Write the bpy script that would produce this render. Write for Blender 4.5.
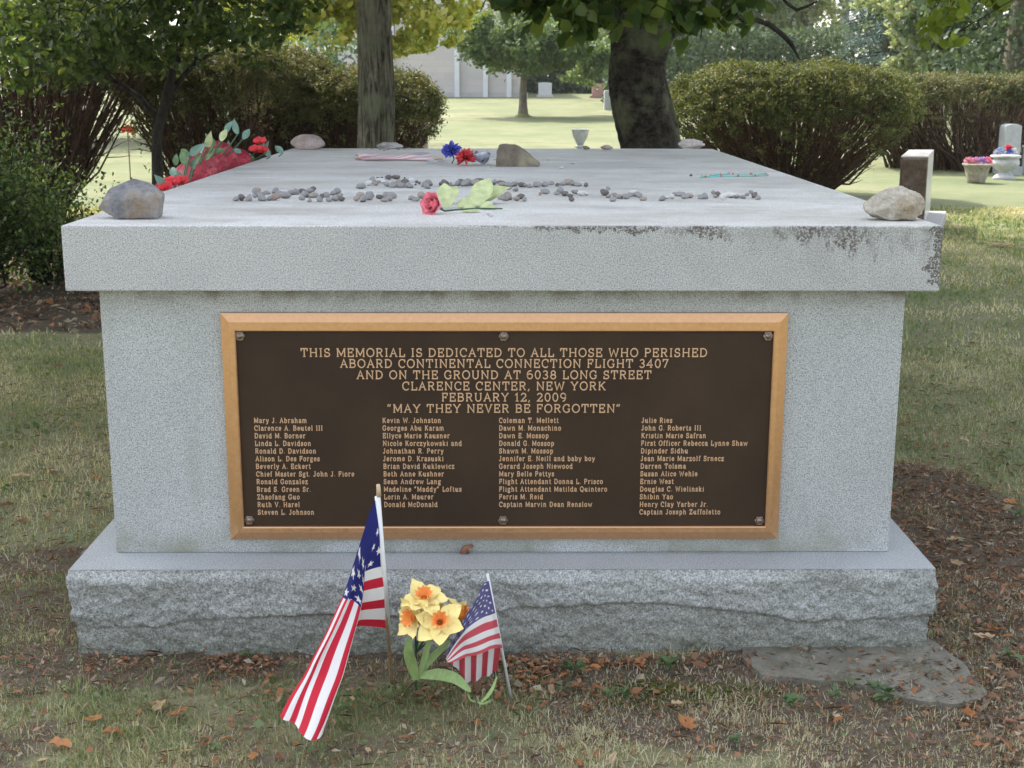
import bpy, bmesh, math, random
import numpy as np
from mathutils import Vector, Matrix
random.seed(7); rng=np.random.default_rng(11)
for o in list(bpy.data.objects): bpy.data.objects.remove(o)
sc=bpy.context.scene; COL=sc.collection
rad=math.radians
# ------------------------------------------------------------ camera
F=1343.2; PITCH=rad(12.822); YAW=rad(0.446); ROLL=rad(0.092)
CP=np.array([-.0042,-3.624,1.588])
_f=np.array([math.sin(YAW)*math.cos(PITCH),math.cos(YAW)*math.cos(PITCH),-math.sin(PITCH)])
_r=np.array([math.cos(YAW),-math.sin(YAW),0.0]); _u=np.cross(_r,_f)
CR=_r*math.cos(ROLL)+_u*math.sin(ROLL); CU=-_r*math.sin(ROLL)+_u*math.cos(ROLL)
cam=bpy.data.cameras.new('camera'); co=bpy.data.objects.new('camera',cam); COL.objects.link(co)
co.matrix_world=Matrix([[CR[0],CU[0],-_f[0],CP[0]],[CR[1],CU[1],-_f[1],CP[1]],[CR[2],CU[2],-_f[2],CP[2]],[0,0,0,1]])
cam.sensor_width=36; cam.lens=36*F/1024; cam.clip_start=.05; cam.clip_end=2000
cam.dof.use_dof=True; cam.dof.focus_distance=3.9; cam.dof.aperture_fstop=15
sc.camera=co
# ------------------------------------------------------------ light
SUN_EL=rad(52); SUN_AZ=rad(-38)       # azimuth from +Y (behind the monument), negative = left
w=bpy.data.worlds.new('World'); sc.world=w; w.use_nodes=True
nt=w.node_tree; nt.nodes.clear()
sky=nt.nodes.new('ShaderNodeTexSky'); sky.sky_type='NISHITA'; sky.sun_disc=False
sky.sun_elevation=SUN_EL; sky.sun_rotation=SUN_AZ; sky.air_density=1.2; sky.dust_density=3.0; sky.ozone_density=1.2
bg=nt.nodes.new('ShaderNodeBackground'); bg.inputs['Strength'].default_value=.15
wo=nt.nodes.new('ShaderNodeOutputWorld')
hs_=nt.nodes.new('ShaderNodeHueSaturation'); hs_.inputs['Saturation'].default_value=.42; nt.links.new(sky.outputs[0],hs_.inputs['Color']); nt.links.new(hs_.outputs[0],bg.inputs['Color']); nt.links.new(bg.outputs[0],wo.inputs['Surface'])
sl=bpy.data.lights.new('sun','SUN'); sl.energy=2.0; sl.angle=rad(.53); sl.color=(1,.93,.82)
so=bpy.data.objects.new('sun',sl); COL.objects.link(so)
sd=Vector((math.sin(SUN_AZ)*math.cos(SUN_EL),math.cos(SUN_AZ)*math.cos(SUN_EL),math.sin(SUN_EL)))
so.rotation_euler=sd.to_track_quat('Z','Y').to_euler()
sc.view_settings.view_transform='Standard'; sc.view_settings.look='None'
sc.view_settings.exposure=1.86; sc.view_settings.gamma=1
# ------------------------------------------------------------ projection helpers (used to measure where things stand)
def ray(px,py):
    d=_f*F+CR*(px-512)-CU*(py-384); return d/np.linalg.norm(d)
def G(px,py,z=0.0):
    d=ray(px,py); return CP+d*((z-CP[2])/d[2])
def V(px,py,Y):
    d=ray(px,py); return CP+d*((Y-CP[1])/d[1])
# ------------------------------------------------------------ mesh helpers
ORG={}
def tag(o,label=None,cat=None,group=None,kind=None):
    if label: o['label']=label
    if cat: o['category']=cat
    if group: o['group']=group
    if kind: o['kind']=kind
    return o
def thing(name,label,cat,loc,group=None):
    o=bpy.data.objects.new(name,None); COL.objects.link(o); o.location=tuple(loc); o.empty_display_size=.1
    ORG[o]=np.array(loc,float); return tag(o,label,cat,group)
def mesh_arr(name,v,f,mat,parent=None,loc=None,smooth=False,attrs=None):
    """v (N,3) world coordinates, f (M,k) int or list of tuples"""
    v=np.asarray(v,float)
    org=ORG[parent] if parent is not None else (np.array(loc,float) if loc is not None else np.zeros(3))
    me=bpy.data.meshes.new(name)
    vv=(v-org)
    if isinstance(f,np.ndarray):
        M,k=f.shape
        me.vertices.add(len(vv)); me.vertices.foreach_set('co',vv.astype(np.float32).ravel())
        me.loops.add(M*k); me.loops.foreach_set('vertex_index',f.astype(np.int32).ravel())
        me.polygons.add(M); me.polygons.foreach_set('loop_start',np.arange(0,M*k,k,dtype=np.int32))
        me.update(calc_edges=True)
    else:
        me.from_pydata([tuple(p) for p in vv],[],[tuple(q) for q in f]); me.update()
    if smooth: me.polygons.foreach_set('use_smooth',np.ones(len(me.polygons),bool))
    if attrs:
        for n,a in attrs.items():
            a=np.asarray(a,np.float32)
            if a.ndim==1:
                at=me.attributes.new(n,'FLOAT','POINT'); at.data.foreach_set('value',a)
            else:
                at=me.attributes.new(n,'FLOAT_COLOR','POINT'); at.data.foreach_set('color',a.ravel())
    me.materials.append(mat)
    o=bpy.data.objects.new(name,me); COL.objects.link(o)
    if parent is not None: o.parent=parent
    else: o.location=tuple(org)
    ORG[o]=org
    return o
class MB:
    def __init__(s): s.v=[]; s.f=[]; s.n=0
    def add(s,v,f):
        v=np.asarray(v,float); s.v.append(v); s.f+= [tuple(int(i)+s.n for i in q) for q in f]; s.n+=len(v); return s
    def box(s,a,b):
        (x0,y0,z0),(x1,y1,z1)=a,b
        v=[(x0,y0,z0),(x1,y0,z0),(x1,y1,z0),(x0,y1,z0),(x0,y0,z1),(x1,y0,z1),(x1,y1,z1),(x0,y1,z1)]
        return s.add(v,[(0,3,2,1),(4,5,6,7),(0,1,5,4),(1,2,6,5),(2,3,7,6),(3,0,4,7)])
    def tube(s,path,r,n=8,cap=True):
        p=np.asarray(path,float); r=np.broadcast_to(np.asarray(r,float),(len(p),))
        t=np.gradient(p,axis=0); t/=np.linalg.norm(t,axis=1)[:,None]+1e-12
        ref=np.array([.31,.17,.93]); 
        if abs(t[0]@ref)>.95: ref=np.array([1.,0,0])
        a=np.cross(t,ref); a/=np.linalg.norm(a,axis=1)[:,None]+1e-12; b=np.cross(t,a)
        th=np.linspace(0,2*math.pi,n,endpoint=False)
        v=p[:,None]+r[:,None,None]*(a[:,None]*np.cos(th)[None,:,None]+b[:,None]*np.sin(th)[None,:,None])
        m=len(p); f=[]
        for i in range(m-1):
            for j in range(n): k=(j+1)%n; f.append((i*n+j,i*n+k,(i+1)*n+k,(i+1)*n+j))
        if cap: f.append(tuple(range(n))[::-1]); f.append(tuple((m-1)*n+j for j in range(n)))
        return s.add(v.reshape(-1,3),f)
    def lathe(s,prof,c,n=32,squash=1):
        th=np.linspace(0,2*math.pi,n,endpoint=False); v=[]
        for r,z in prof:
            for t in th: v.append((c[0]+r*math.cos(t),c[1]+r*math.sin(t)*squash,c[2]+z))
        f=[]
        for i in range(len(prof)-1):
            for j in range(n): k=(j+1)%n; f.append((i*n+j,i*n+k,(i+1)*n+k,(i+1)*n+j))
        f.append(tuple(range(n))[::-1]); f.append(tuple((len(prof)-1)*n+j for j in range(n)))
        return s.add(v,f)
    def build(s,name,mat,parent=None,loc=None,smooth=False,bevel=0,attrs=None):
        o=mesh_arr(name,np.concatenate(s.v),s.f,mat,parent,loc,smooth,attrs)
        if bevel:
            m=o.modifiers.new('bevel','BEVEL'); m.width=bevel; m.segments=2; m.limit_method='ANGLE'; m.angle_limit=rad(40)
        return o
def sm(o,ang=40):
    o.data.polygons.foreach_set('use_smooth',np.ones(len(o.data.polygons),bool)); return o
# value noise
_T=rng.random((64,64,64))
def vn3(p):
    p=np.asarray(p,float); i=np.floor(p).astype(int); f=p-i; f=f*f*(3-2*f); r=0
    for dx in (0,1):
        for dy in (0,1):
            for dz in (0,1):
                wgt=(f[...,0] if dx else 1-f[...,0])*(f[...,1] if dy else 1-f[...,1])*(f[...,2] if dz else 1-f[...,2])
                r=r+wgt*_T[(i[...,0]+dx)%64,(i[...,1]+dy)%64,(i[...,2]+dz)%64]
    return r
def fbm(p,o=4):
    p=np.asarray(p,float); a=1;s=0;t=0
    for k in range(o): s=s+a*vn3(p*(2**k)+17.3*k); t+=a; a*=.5
    return s/t
def n2(x,y,o=4,s=1.0):
    return fbm(np.stack([np.asarray(x)*s,np.asarray(y)*s,np.full_like(np.asarray(x,float),3.7)],-1),o)
def sstep(a,b,x): t=np.clip((x-a)/(b-a),0,1); return t*t*(3-2*t)
# ------------------------------------------------------------ materials
class M:
    def __init__(s,name):
        s.m=bpy.data.materials.new(name); s.m.use_nodes=True; s.nt=s.m.node_tree; s.nt.nodes.clear()
        s.out=s.n('ShaderNodeOutputMaterial'); s.b=s.n('ShaderNodeBsdfPrincipled'); s.l(s.b.outputs[0],s.out.inputs[0])
        s.tc=None
    def n(s,t,**k):
        x=s.nt.nodes.new(t)
        for a,b in k.items(): setattr(x,a,b)
        return x
    def l(s,a,b): s.nt.links.new(a,b)
    def co(s,scale=(1,1,1)):
        if s.tc is None: s.tc=s.n('ShaderNodeTexCoord')
        mp=s.n('ShaderNodeMapping'); mp.inputs['Scale'].default_value=scale; s.l(s.tc.outputs['Object'],mp.inputs[0]); return mp.outputs[0]
    def noise(s,scale,detail=4,rough=.55,vec=None,dist=0):
        x=s.n('ShaderNodeTexNoise'); x.inputs['Scale'].default_value=scale; x.inputs['Detail'].default_value=detail
        x.inputs['Roughness'].default_value=rough; x.inputs['Distortion'].default_value=dist
        s.l(vec if vec is not None else s.co(),x.inputs['Vector']); return x.outputs['Fac']
    def vor(s,scale,vec=None,out='Distance',feature='F1'):
        x=s.n('ShaderNodeTexVoronoi',feature=feature); x.inputs['Scale'].default_value=scale
        s.l(vec if vec is not None else s.co(),x.inputs['Vector']); return x.outputs[out]
    def ramp(s,fac,stops):
        x=s.n('ShaderNodeValToRGB'); e=x.color_ramp.elements
        while len(e)<len(stops): e.new(.5)
        for i,(p,c) in enumerate(stops):
            e[i].position=p; e[i].color=(c,c,c,1) if isinstance(c,(int,float)) else (*c,1)
        s.l(fac,x.inputs[0]); return x.outputs[0]
    def mix(s,f,a,b,mode='MIX'):
        x=s.n('ShaderNodeMix',data_type='RGBA',blend_type=mode)
        for sock,val in ((x.inputs[0],f),(x.inputs[6],a),(x.inputs[7],b)):
            if isinstance(val,(int,float)): sock.default_value=val if sock.type=='VALUE' else (val,)*3+(1,)
            elif isinstance(val,tuple): sock.default_value=(*val,1)
            else: s.l(val,sock)
        return x.outputs[2]
    def math(s,op,a,b=0,c=0,clamp=False):
        x=s.n('ShaderNodeMath',operation=op); x.use_clamp=clamp
        for i,v in enumerate((a,b,c)):
            if isinstance(v,(int,float)): x.inputs[i].default_value=v
            else: s.l(v,x.inputs[i])
        return x.outputs[0]
    def attr(s,name,out='Fac'):
        x=s.n('ShaderNodeAttribute',attribute_name=name); return x.outputs[out]
    def pos(s):
        if s.tc is None: s.tc=s.n('ShaderNodeTexCoord')
        g=s.n('ShaderNodeNewGeometry'); x=s.n('ShaderNodeSeparateXYZ'); s.l(g.outputs['Position'],x.inputs[0]); return x.outputs
    def bump(s,h,strength=.5,dist=.01):
        x=s.n('ShaderNodeBump'); x.inputs['Strength'].default_value=strength; x.inputs['Distance'].default_value=dist
        s.l(h,x.inputs['Height']); s.l(x.outputs[0],s.b.inputs['Normal']); return x
    def set(s,color=None,rough=None,metal=None,spec=None):
        for k,v in (('Base Color',color),('Roughness',rough),('Metallic',metal),('Specular IOR Level',spec)):
            if v is None: continue
            if isinstance(v,(int,float)): s.b.inputs[k].default_value=v
            elif isinstance(v,tuple): s.b.inputs[k].default_value=(*v,1)
            else: s.l(v,s.b.inputs[k])
        return s
def plain(name,color,rough=.6,metal=0,var=.25,scale=30,bump=0,spec=.4):
    m=M(name); nz=m.noise(scale,3)
    c=m.mix(m.ramp(nz,[(.3,0.0),(.7,1.0)]),tuple(x*(1-var) for x in color),tuple(min(1,x*(1+var)) for x in color))
    m.set(c,rough,metal,spec)
    if bump: m.bump(m.noise(scale*3,4),bump,.01)
    return m.m
def leafmat(name,cols,trans=.45,rough=.5,thick=None):
    """cols: ramp of leaf colours along the per-leaf attribute rnd"""
    m=M(name); a=m.attr('rnd')
    n=len(cols); c=m.ramp(a,[(i/(n-1),cols[i]) for i in range(n)])
    c=m.mix(m.ramp(m.noise(1.3,2),[(.35,0.),(.65,.5)]),c,m.mix(1.0,c,(.72,.80,.7),'MULTIPLY'))
    m.set(c,rough,0,.3)
    t=m.n('ShaderNodeBsdfTranslucent'); tc=m.mix(1.0,c,(1.5,1.45,.7),'MULTIPLY'); m.l(tc,t.inputs[0])
    mx=m.n('ShaderNodeMixShader'); mx.inputs[0].default_value=trans; m.l(m.b.outputs[0],mx.inputs[1]); m.l(t.outputs[0],mx.inputs[2]); m.l(mx.outputs[0],m.out.inputs[0])
    return m.m
def granite(name,base=(.40,.415,.43),stain=False,dirty=0.0,gs=1.0,bumpk=.15):
    m=M(name)
    g1=m.ramp(m.vor(430*gs,out='Color'),[(0,0.),(1,1.)])
    g2=m.noise(260*gs,3,.7)
    sp=m.ramp(g2,[(.30,.18),(.43,.76),(.55,1.08),(.72,1.55)])
    c=m.mix(1.0,base,sp,'MULTIPLY')
    c=m.mix(.30,c,m.mix(1.0,c,m.ramp(g1,[(.0,.35),(.35,.95),(1,1.35)]),'MULTIPLY'))
    big=m.ramp(m.noise(2.2,5,.6),[(.3,.90),(.7,1.07)])
    c=m.mix(1.0,c,big,'MULTIPLY')
    if dirty:
        d=m.ramp(m.noise(5,6,.65),[(.42,0.),(.72,1.)])
        c=m.mix(m.math('MULTIPLY',d,dirty),c,(.17,.18,.14))
    if stain: c=stain(m,c)
    m.set(c,.55,0,.45); m.bump(g2,bumpk,.002); return m.m
# ================================================================ the memorial
W,L,T,TC,INS,B,OX,OF=2.381,4.0975,1.2,.1783,.0703,.2459,.095,.1389
def cap_stain(m,c):
    X,Y,Z=m.pos()
    # brown-black lichen crusting along the top arris of the front, denser to the right, with runs below it
    depth=m.math('SUBTRACT',T,Z)
    v=m.co((34,34,6)); n=m.noise(1.0,6,.72,v)
    env=m.ramp(m.math('MULTIPLY_ADD',X,1/2.4,.5),[(0,.0),(.45,.0),(.58,.22),(.70,.30),(.78,.62),(.93,1.0),(1,1.2)])
    lim=m.math('MULTIPLY',m.math('MULTIPLY',m.math('SUBTRACT',n,.33),env),.34)
    k=m.math('LESS_THAN',depth,lim)
    n2_=m.noise(150,3,.7); k=m.math('MULTIPLY',k,m.ramp(n2_,[(.40,0.),(.54,1.)])); k=m.math('MULTIPLY',k,m.ramp(m.noise(9,3,.6),[(.40,.15),(.55,1.)]))
    edge=m.math('MULTIPLY',m.ramp(X,[(0,0.),(1,0.)]),0)
    # right end arris
    dx=m.math('SUBTRACT',W/2,X); k2=m.math('LESS_THAN',dx,m.math('MULTIPLY',m.math('SUBTRACT',m.noise(1,4,.6,m.co((9,9,14))),.36),.16))
    k2=m.math('MULTIPLY',k2,m.ramp(m.noise(190,3,.7),[(.42,0.),(.52,1.)]))
    k=m.math('MAXIMUM',k,k2)
    front=m.math('LESS_THAN',Y,.012); k=m.math('MULTIPLY',k,front)
    brown=m.mix(m.noise(60,3),(.022,.018,.014),(.070,.044,.026))
    c=m.mix(m.math('MULTIPLY',k,.85),c,brown)
    # grey-green algae tint of the right half
    t=m.math('MULTIPLY',m.ramp(m.math('MULTIPLY_ADD',X,1/2.4,.5),[(.4,0.),(.95,.5)]),m.ramp(m.noise(7,5,.7),[(.35,0.),(.65,1.)]))
    return m.mix(t,c,m.mix(1.0,c,(.66,.70,.60),'MULTIPLY'))
def top_sheen_stain(m,c):
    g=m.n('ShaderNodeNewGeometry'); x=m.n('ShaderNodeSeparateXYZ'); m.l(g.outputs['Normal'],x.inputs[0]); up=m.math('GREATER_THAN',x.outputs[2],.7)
    t=m.mix(1.0,c,(1.50,1.47,1.43),'MULTIPLY')       # sky sheen on the top painted in as a paler, slightly warm colour
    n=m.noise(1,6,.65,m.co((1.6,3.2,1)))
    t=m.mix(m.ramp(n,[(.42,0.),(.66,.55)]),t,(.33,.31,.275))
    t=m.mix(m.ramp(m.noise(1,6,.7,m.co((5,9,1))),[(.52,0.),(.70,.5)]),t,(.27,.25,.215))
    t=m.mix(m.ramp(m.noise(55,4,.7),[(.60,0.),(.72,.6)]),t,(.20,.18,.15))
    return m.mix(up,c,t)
def body_stain(m,c):
    X,Y,Z=m.pos()
    low=m.math('MULTIPLY',m.ramp(m.math('MULTIPLY_ADD',Z,-1/.12,(B+.12)/.12,clamp=True),[(0,0.),(1,1.)]),m.ramp(m.noise(6,5),[(.4,0.),(.7,.9)]))
    c=m.mix(low,c,(.19,.19,.13))
    drip=m.math('MULTIPLY',m.ramp(m.noise(1,5,.65,m.co((13,13,1.6))),[(.50,0.),(.72,.45)]),m.ramp(m.noise(2.5,3),[(.4,0.),(.6,1.)]))
    c=m.mix(drip,c,(.26,.26,.23))
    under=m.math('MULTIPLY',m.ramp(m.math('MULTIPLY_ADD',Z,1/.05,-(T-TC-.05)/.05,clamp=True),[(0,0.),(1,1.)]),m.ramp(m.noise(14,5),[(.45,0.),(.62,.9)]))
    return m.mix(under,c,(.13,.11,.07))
M_cap=granite('granite_cap',(.41,.415,.42),lambda m,c:cap_stain(m,top_sheen_stain(m,c)),gs=1.1)
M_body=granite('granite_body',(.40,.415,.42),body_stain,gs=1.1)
def rock_dirt(m,c):
    Z=m.pos()[2]; k=m.math('MULTIPLY_ADD',m.math('SUBTRACT',m.noise(9,5,.7),.5),.16,Z); return m.mix(m.ramp(k,[(.02,.75),(.15,.0)]),c,m.mix(1.0,c,(.62,.63,.52),'MULTIPLY'))
M_rock=granite('granite_rock_face',(.35,.36,.355),lambda m,c:rock_dirt(m,m.mix(1.0,c,m.ramp(m.noise(120,4,.75),[(.32,.55),(.5,.97),(.68,1.35)]),'MULTIPLY')),.35,.8,1.0)
mem=thing('memorial','large grey granite box memorial with overhanging top slab and bronze name plaque','memorial',(0,L/2,0))
h=W/2; b=h-INS; s_=b+OX
cap=MB().box((-h,0,T-TC),(h,L,T)).build('top_slab',M_cap,mem,bevel=.004)
MB().box((-b,INS,B),(b,L-INS,T-TC-.001)).build('body',M_body,mem,bevel=.003)
# base: sawn top, rock-faced front and sides
def rock_ring(y0,y1,z0,z1):
    """one continuous pitched-stone face running round the left side, the front and the right side"""
    path=[(-s_,y1),(-s_,y0),(s_,y0),(s_,y1)]; nrm=[(-1,0),(0,-1),(1,0)]; pts=[];nr=[]
    for i in range(3):
        a=np.array(path[i]);c=np.array(path[i+1]);Ln=np.linalg.norm(c-a); n=int(Ln/(.0055 if i==1 else .014))
        for k in range(n):
            pts.append(a+(c-a)*k/n); nr.append(nrm[i] if k>0 or i==0 else np.array(nrm[i-1])+np.array(nrm[i]))
    pts.append(np.array(path[3])); nr.append(nrm[2]); pts=np.array(pts); nr=np.array(nr,float)
    nz=44; vz=np.linspace(0,1,nz+1); Xp,VV=np.meshgrid(np.arange(len(pts)),vz); PX=pts[Xp,0]; PY=pts[Xp,1]; NX=nr[Xp,0]; NY=nr[Xp,1]; Z=z0+(z1-z0)*VV
    sx=PX+PY*.83
    led=.115+.03*np.sin(sx*2.3+1.3)+.035*np.abs(np.sin(sx*3.1+.6))-.02+.06*(fbm(np.stack([sx*3,sx*0,sx*0],-1),4)-.5)
    up=sstep(-.003,.005,Z-led)
    q=lambda sc_,o,sh=0:fbm(np.stack([(sx*.8+Z*.9)*sc_+sh+40,(Z*.9-sx*.8)*sc_*.75+40,sx*0+sh],-1),o)
    a=q(5,3)-.5; c=q(16,3,3)-.5; d3=q(48,3,7)-.5; d4=q(120,2,9)-.5
    # faceted breaks: quantised noise gives small steps
    st=q(9,3,5)*7; stp=(np.floor(st)+sstep(.72,1,st-np.floor(st)))/7-.5
    st2=q(26,2,8)*6; stp2=(np.floor(st2)+sstep(.6,1,st2-np.floor(st2)))/6-.5
    d=.001+.014*a+.013*c+.011*d3+.009*d4+.014*stp+.008*stp2+.019*up*(.4+.6*sstep(.35,.6,q(3,2,13)))
    d=d*(.03+.97*sstep(0,.13,1-VV))
    d=d+.0*up-.012*(1-VV)
    P=np.stack([PX+NX*d*.5,PY+NY*d,Z],-1)
    n=len(pts); idx=np.arange((nz+1)*n).reshape(nz+1,n)
    f=np.stack([idx[:-1,:-1],idx[:-1,1:],idx[1:,1:],idx[1:,:-1]],-1).reshape(-1,4)
    return P.reshape(-1,3),f
bb=MB(); y0=INS-OF; y1=L-INS+OF
bb.box((-s_+.06,y0+.06,-.02),(s_-.06,y1-.001,B-.004))
v_,f_=rock_ring(y0,y1,-.02,B-.0005); bb.add(v_,f_)
nvb=sum(len(a) for a in bb.v)
bb.add([(-s_,y0,B),(s_,y0,B),(s_,y1,B),(-s_,y1,B)],[(0,1,2,3)])
base=bb.build('base',M_rock,mem)
base.data.materials.append(granite('granite_base_top',(.37,.385,.395),None,.15))
base.data.polygons[len(base.data.polygons)-1].material_index=1
for p in base.data.polygons: p.use_smooth=(len(p.vertices)==4 and p.index>=6 and p.index<len(base.data.polygons)-1)
# ---------------- plaque
YP=INS-.018           # face of the plaque field
mb_=M('bronze_polished'); nz=mb_.noise(90,4,.6,mb_.co((1,1,1)))
mb_.set(mb_.mix(nz,(.50,.27,.13),(.68,.41,.23)),mb_.ramp(nz,[(.3,.28),(.7,.42)]),.8,.5); mb_.bump(mb_.noise(500,2),.06,.001)
M_bronze=mb_.m
ml=M('bronze_letter'); ml.set((.66,.43,.27),.42,.35,.5); M_letter=ml.m
mf=M('plaque_field'); nz=mf.noise(330,4,.65); 
mf.set(mf.mix(mf.ramp(mf.noise(3,4),[(.35,0.),(.65,1.)]),(.030,.017,.009),(.046,.027,.015)),.55,.0,.25); mf.bump(nz,.5,.0016); M_field=mf.m
c_tl,c_tr,c_bl,c_br=[V(x,y,YP) for x,y in ((220,313.3),(788.5,313),(231.3,539.7),(777.5,538.3))]
px0=(c_tl[0]+c_bl[0])/2; px1=(c_tr[0]+c_br[0])/2; pz1=(c_tl[2]+c_tr[2])/2; pz0=(c_bl[2]+c_br[2])/2
i_tl,i_br=V(234.5,331,YP),V(764.5,525.5,YP)
ix0,ix1,iz1,iz0=px0+.0405,px1-.0395,i_tl[2],i_br[2]
plq=MB().box((ix0-.004,YP,iz0-.004),(ix1+.004,INS-.0015,iz1+.004)).build('plaque',M_field,mem)
plq['label']='dark brown bronze plaque with raised gold lettering'
def frame_ring(rings,name,mat,parent):
    # rings: list of (x0,x1,z0,z1,y)
    v=[];f=[]
    for x0,x1,z0,z1,y in rings: v+=[(x0,y,z0),(x1,y,z0),(x1,y,z1),(x0,y,z1)]
    for i in range(len(rings)-1):
        for j in range(4): k=(j+1)%4; f.append((i*4+j,i*4+k,(i+1)*4+k,(i+1)*4+j))
    return MB().add(v,f).build(name,mat,parent)
bw=.024
frame_ring([(px0,px1,pz0,pz1,INS-.001),(px0,px1,pz0,pz1,YP-.001),(px0+bw,px1-bw,pz0+bw,pz1-bw,YP-.011),(ix0-.003,ix1+.003,iz0-.003,iz1+.003,YP-.011),(ix0,ix1,iz0,iz1,YP-.008),(ix0,ix1,iz0,iz1,YP+.001)],'frame',M_bronze,plq)
# bolts with rosette heads
M_bolt=plain('bolt_bronze',(.22,.17,.14),.3,.8,.4,200)
for bx,by in ((240,336),(503.7,336.3),(768,336),(249.5,520),(503,520.3),(759.3,520.6)):
    c=V(bx,by,YP); m_=MB(); n=24
    prof=[(.0135,.0),(.0138,.003),(.0125,.006),(.0095,.0045),(.0075,.0045),(.0065,.009),(.002,.0095)]
    v=[];f=[]
    for r,dp in prof:
        for j in range(n):
            a=2*math.pi*j/n; rr=r*(1+.10*math.cos(6*a)*(r>.008)); v.append((c[0]+rr*math.cos(a),YP-dp,c[2]+rr*math.sin(a)))
    for i in range(len(prof)-1):
        for j in range(n): k=(j+1)%n; f.append((i*n+j,i*n+k,(i+1)*n+k,(i+1)*n+j))
    f.append(tuple((len(prof)-1)*n+j for j in range(n)))
    m_.add(v,f).build('bolt',M_bolt,plq,smooth=True)
# ---------------- slab-serif stroke lettering
def arc(cx,cy,rx,ry,a0,a1,n=None):
    n=n or max(4,int(abs(a1-a0)/18)); return [(cx+rx*math.cos(rad(a0+(a1-a0)*i/n)),cy+ry*math.sin(rad(a0+(a1-a0)*i/n))) for i in range(n+1)]
def sf(x,y,w=.11): return [(x-w,y),(x+w,y)]
def st(x,y0=0,y1=1,w=.11): return [[(x,y0),(x,y1)],sf(x,y0,w),sf(x,y1,w)]
E_=.035
XH=.70
GL={}
def g(ch,adv,*strokes):
    out=[]
    for s in strokes:
        if s and isinstance(s[0],tuple): out.append(s)
        else: out+=s
    GL[ch]=(adv,out)
g('A',.86,[(.12,0),(.43,1),(.74,0)],[(.23,.36),(.63,.36)],sf(.12,0),sf(.74,0))
g('B',.80,st(.16,0,1,.1),[(.16,1)]+arc(.42,.765,.22,.235,90,-90)+[(.16,.53)],[(.42,.53)]+arc(.44,.265,.25,.265,90,-90)+[(.16,0)])
g('C',.82,arc(.45,.5,.36,.52,48,312),[(.72,.97),(.72,.70)])
g('D',.88,st(.16,0,1,.1),[(.16,1)]+arc(.38,.5,.38,.5,90,-90)+[(.16,0)])
g('E',.76,st(.16,0,1,.1),[(.16,1),(.64,1),(.64,.78)],[(.16,.52),(.5,.52)],[(.5,.62),(.5,.42)],[(.16,0),(.66,0),(.66,.24)])
g('F',.72,st(.16,0,1,.1),[(.16,1),(.62,1),(.62,.76)],[(.16,.5),(.48,.5)],[(.48,.6),(.48,.4)])
g('G',.88,arc(.45,.5,.36,.52,48,300)+[(.72,.1),(.72,.42)],[(.54,.42),(.82,.42)],[(.70,.97),(.70,.74)])
g('H',.94,st(.18),st(.76),[(.18,.5),(.76,.5)])
g('I',.42,st(.21,0,1,.13))
g('J',.62,[(.40,1),(.40,.25)]+arc(.24,.22,.16,.24,0,-160),sf(.40,1,.14))
g('K',.88,st(.18),[(.68,1),(.20,.42)],[(.36,.6),(.72,0)],sf(.68,1,.1),sf(.73,0,.1))
g('L',.72,st(.18,0,1,.12),[(.18,0),(.64,0),(.64,.28)])
g('M',1.06,st(.16,0,1,.1),st(.90,0,1,.1),[(.16,1),(.53,.15),(.90,1)])
g('N',.94,st(.17,0,1,.1),[(.17,1),(.76,0),(.76,1)],sf(.76,1,.12))
g('O',.92,arc(.46,.5,.37,.52,90,450,26))
g('P',.76,st(.17,0,1,.11),[(.17,1)]+arc(.42,.74,.24,.26,90,-90)+[(.17,.48)])
g('Q',.92,arc(.46,.5,.37,.52,90,450,26),[(.42,.2),(.60,-.06),(.76,-.14)])
g('R',.84,st(.17,0,1,.11),[(.17,1)]+arc(.42,.75,.24,.25,90,-90)+[(.17,.5)],[(.42,.5),(.66,0)],sf(.69,0,.08))
g('S',.72,arc(.36,.74,.23,.26,35,270)[0:]+arc(.36,.24,.26,.25,90,-145),[(.56,1),(.56,.76)],[(.12,.0),(.12,.26)])
g('T',.82,[(.41,0),(.41,1)],sf(.41,0,.13),[(.09,.74),(.09,1),(.73,1),(.73,.74)])
g('U',.90,[(.18,1),(.18,.34)]+arc(.45,.32,.27,.34,180,360)+[(.72,1)],sf(.18,1),sf(.72,1))
g('V',.86,[(.12,1),(.43,0),(.74,1)],sf(.12,1),sf(.74,1))
g('W',1.16,[(.11,1),(.33,0),(.58,.85),(.83,0),(1.05,1)],sf(.13,1,.1),sf(1.03,1,.1))
g('Y',.86,[(.12,1),(.43,.45),(.74,1)],[(.43,.45),(.43,0)],sf(.12,1,.1),sf(.74,1,.1),sf(.43,0,.13))
g('Z',.78,[(.14,.78),(.14,1),(.64,1),(.12,0),(.66,0),(.66,.24)])
g('0',.74,arc(.37,.5,.26,.52,90,450,22)); g('1',.52,[(.12,.8),(.28,1),(.28,0)],sf(.28,0,.15))
g('2',.74,arc(.36,.72,.24,.28,160,-20)+[(.12,0),(.64,0),(.64,.2)])
g('3',.72,arc(.34,.76,.21,.25,150,-90)[0:],arc(.34,.25,.25,.26,90,-150))
g('4',.76,[(.66,.28),(.08,.28),(.5,1),(.5,0)],sf(.5,0,.12)); g('6',.74,arc(.44,.55,.34,.47,80,180)+arc(.37,.31,.27,.32,180,540,20))
g('7',.70,[(.1,.78),(.1,1),(.6,1),(.28,0)]); g('8',.74,arc(.37,.75,.21,.26,90,450,18),arc(.37,.25,.26,.27,90,450,18))
g('9',.74,arc(.37,.69,.26,.32,0,360,20)+[(.62,.6)]+arc(.30,.45,.33,.47,0,-80))
x=XH
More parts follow.
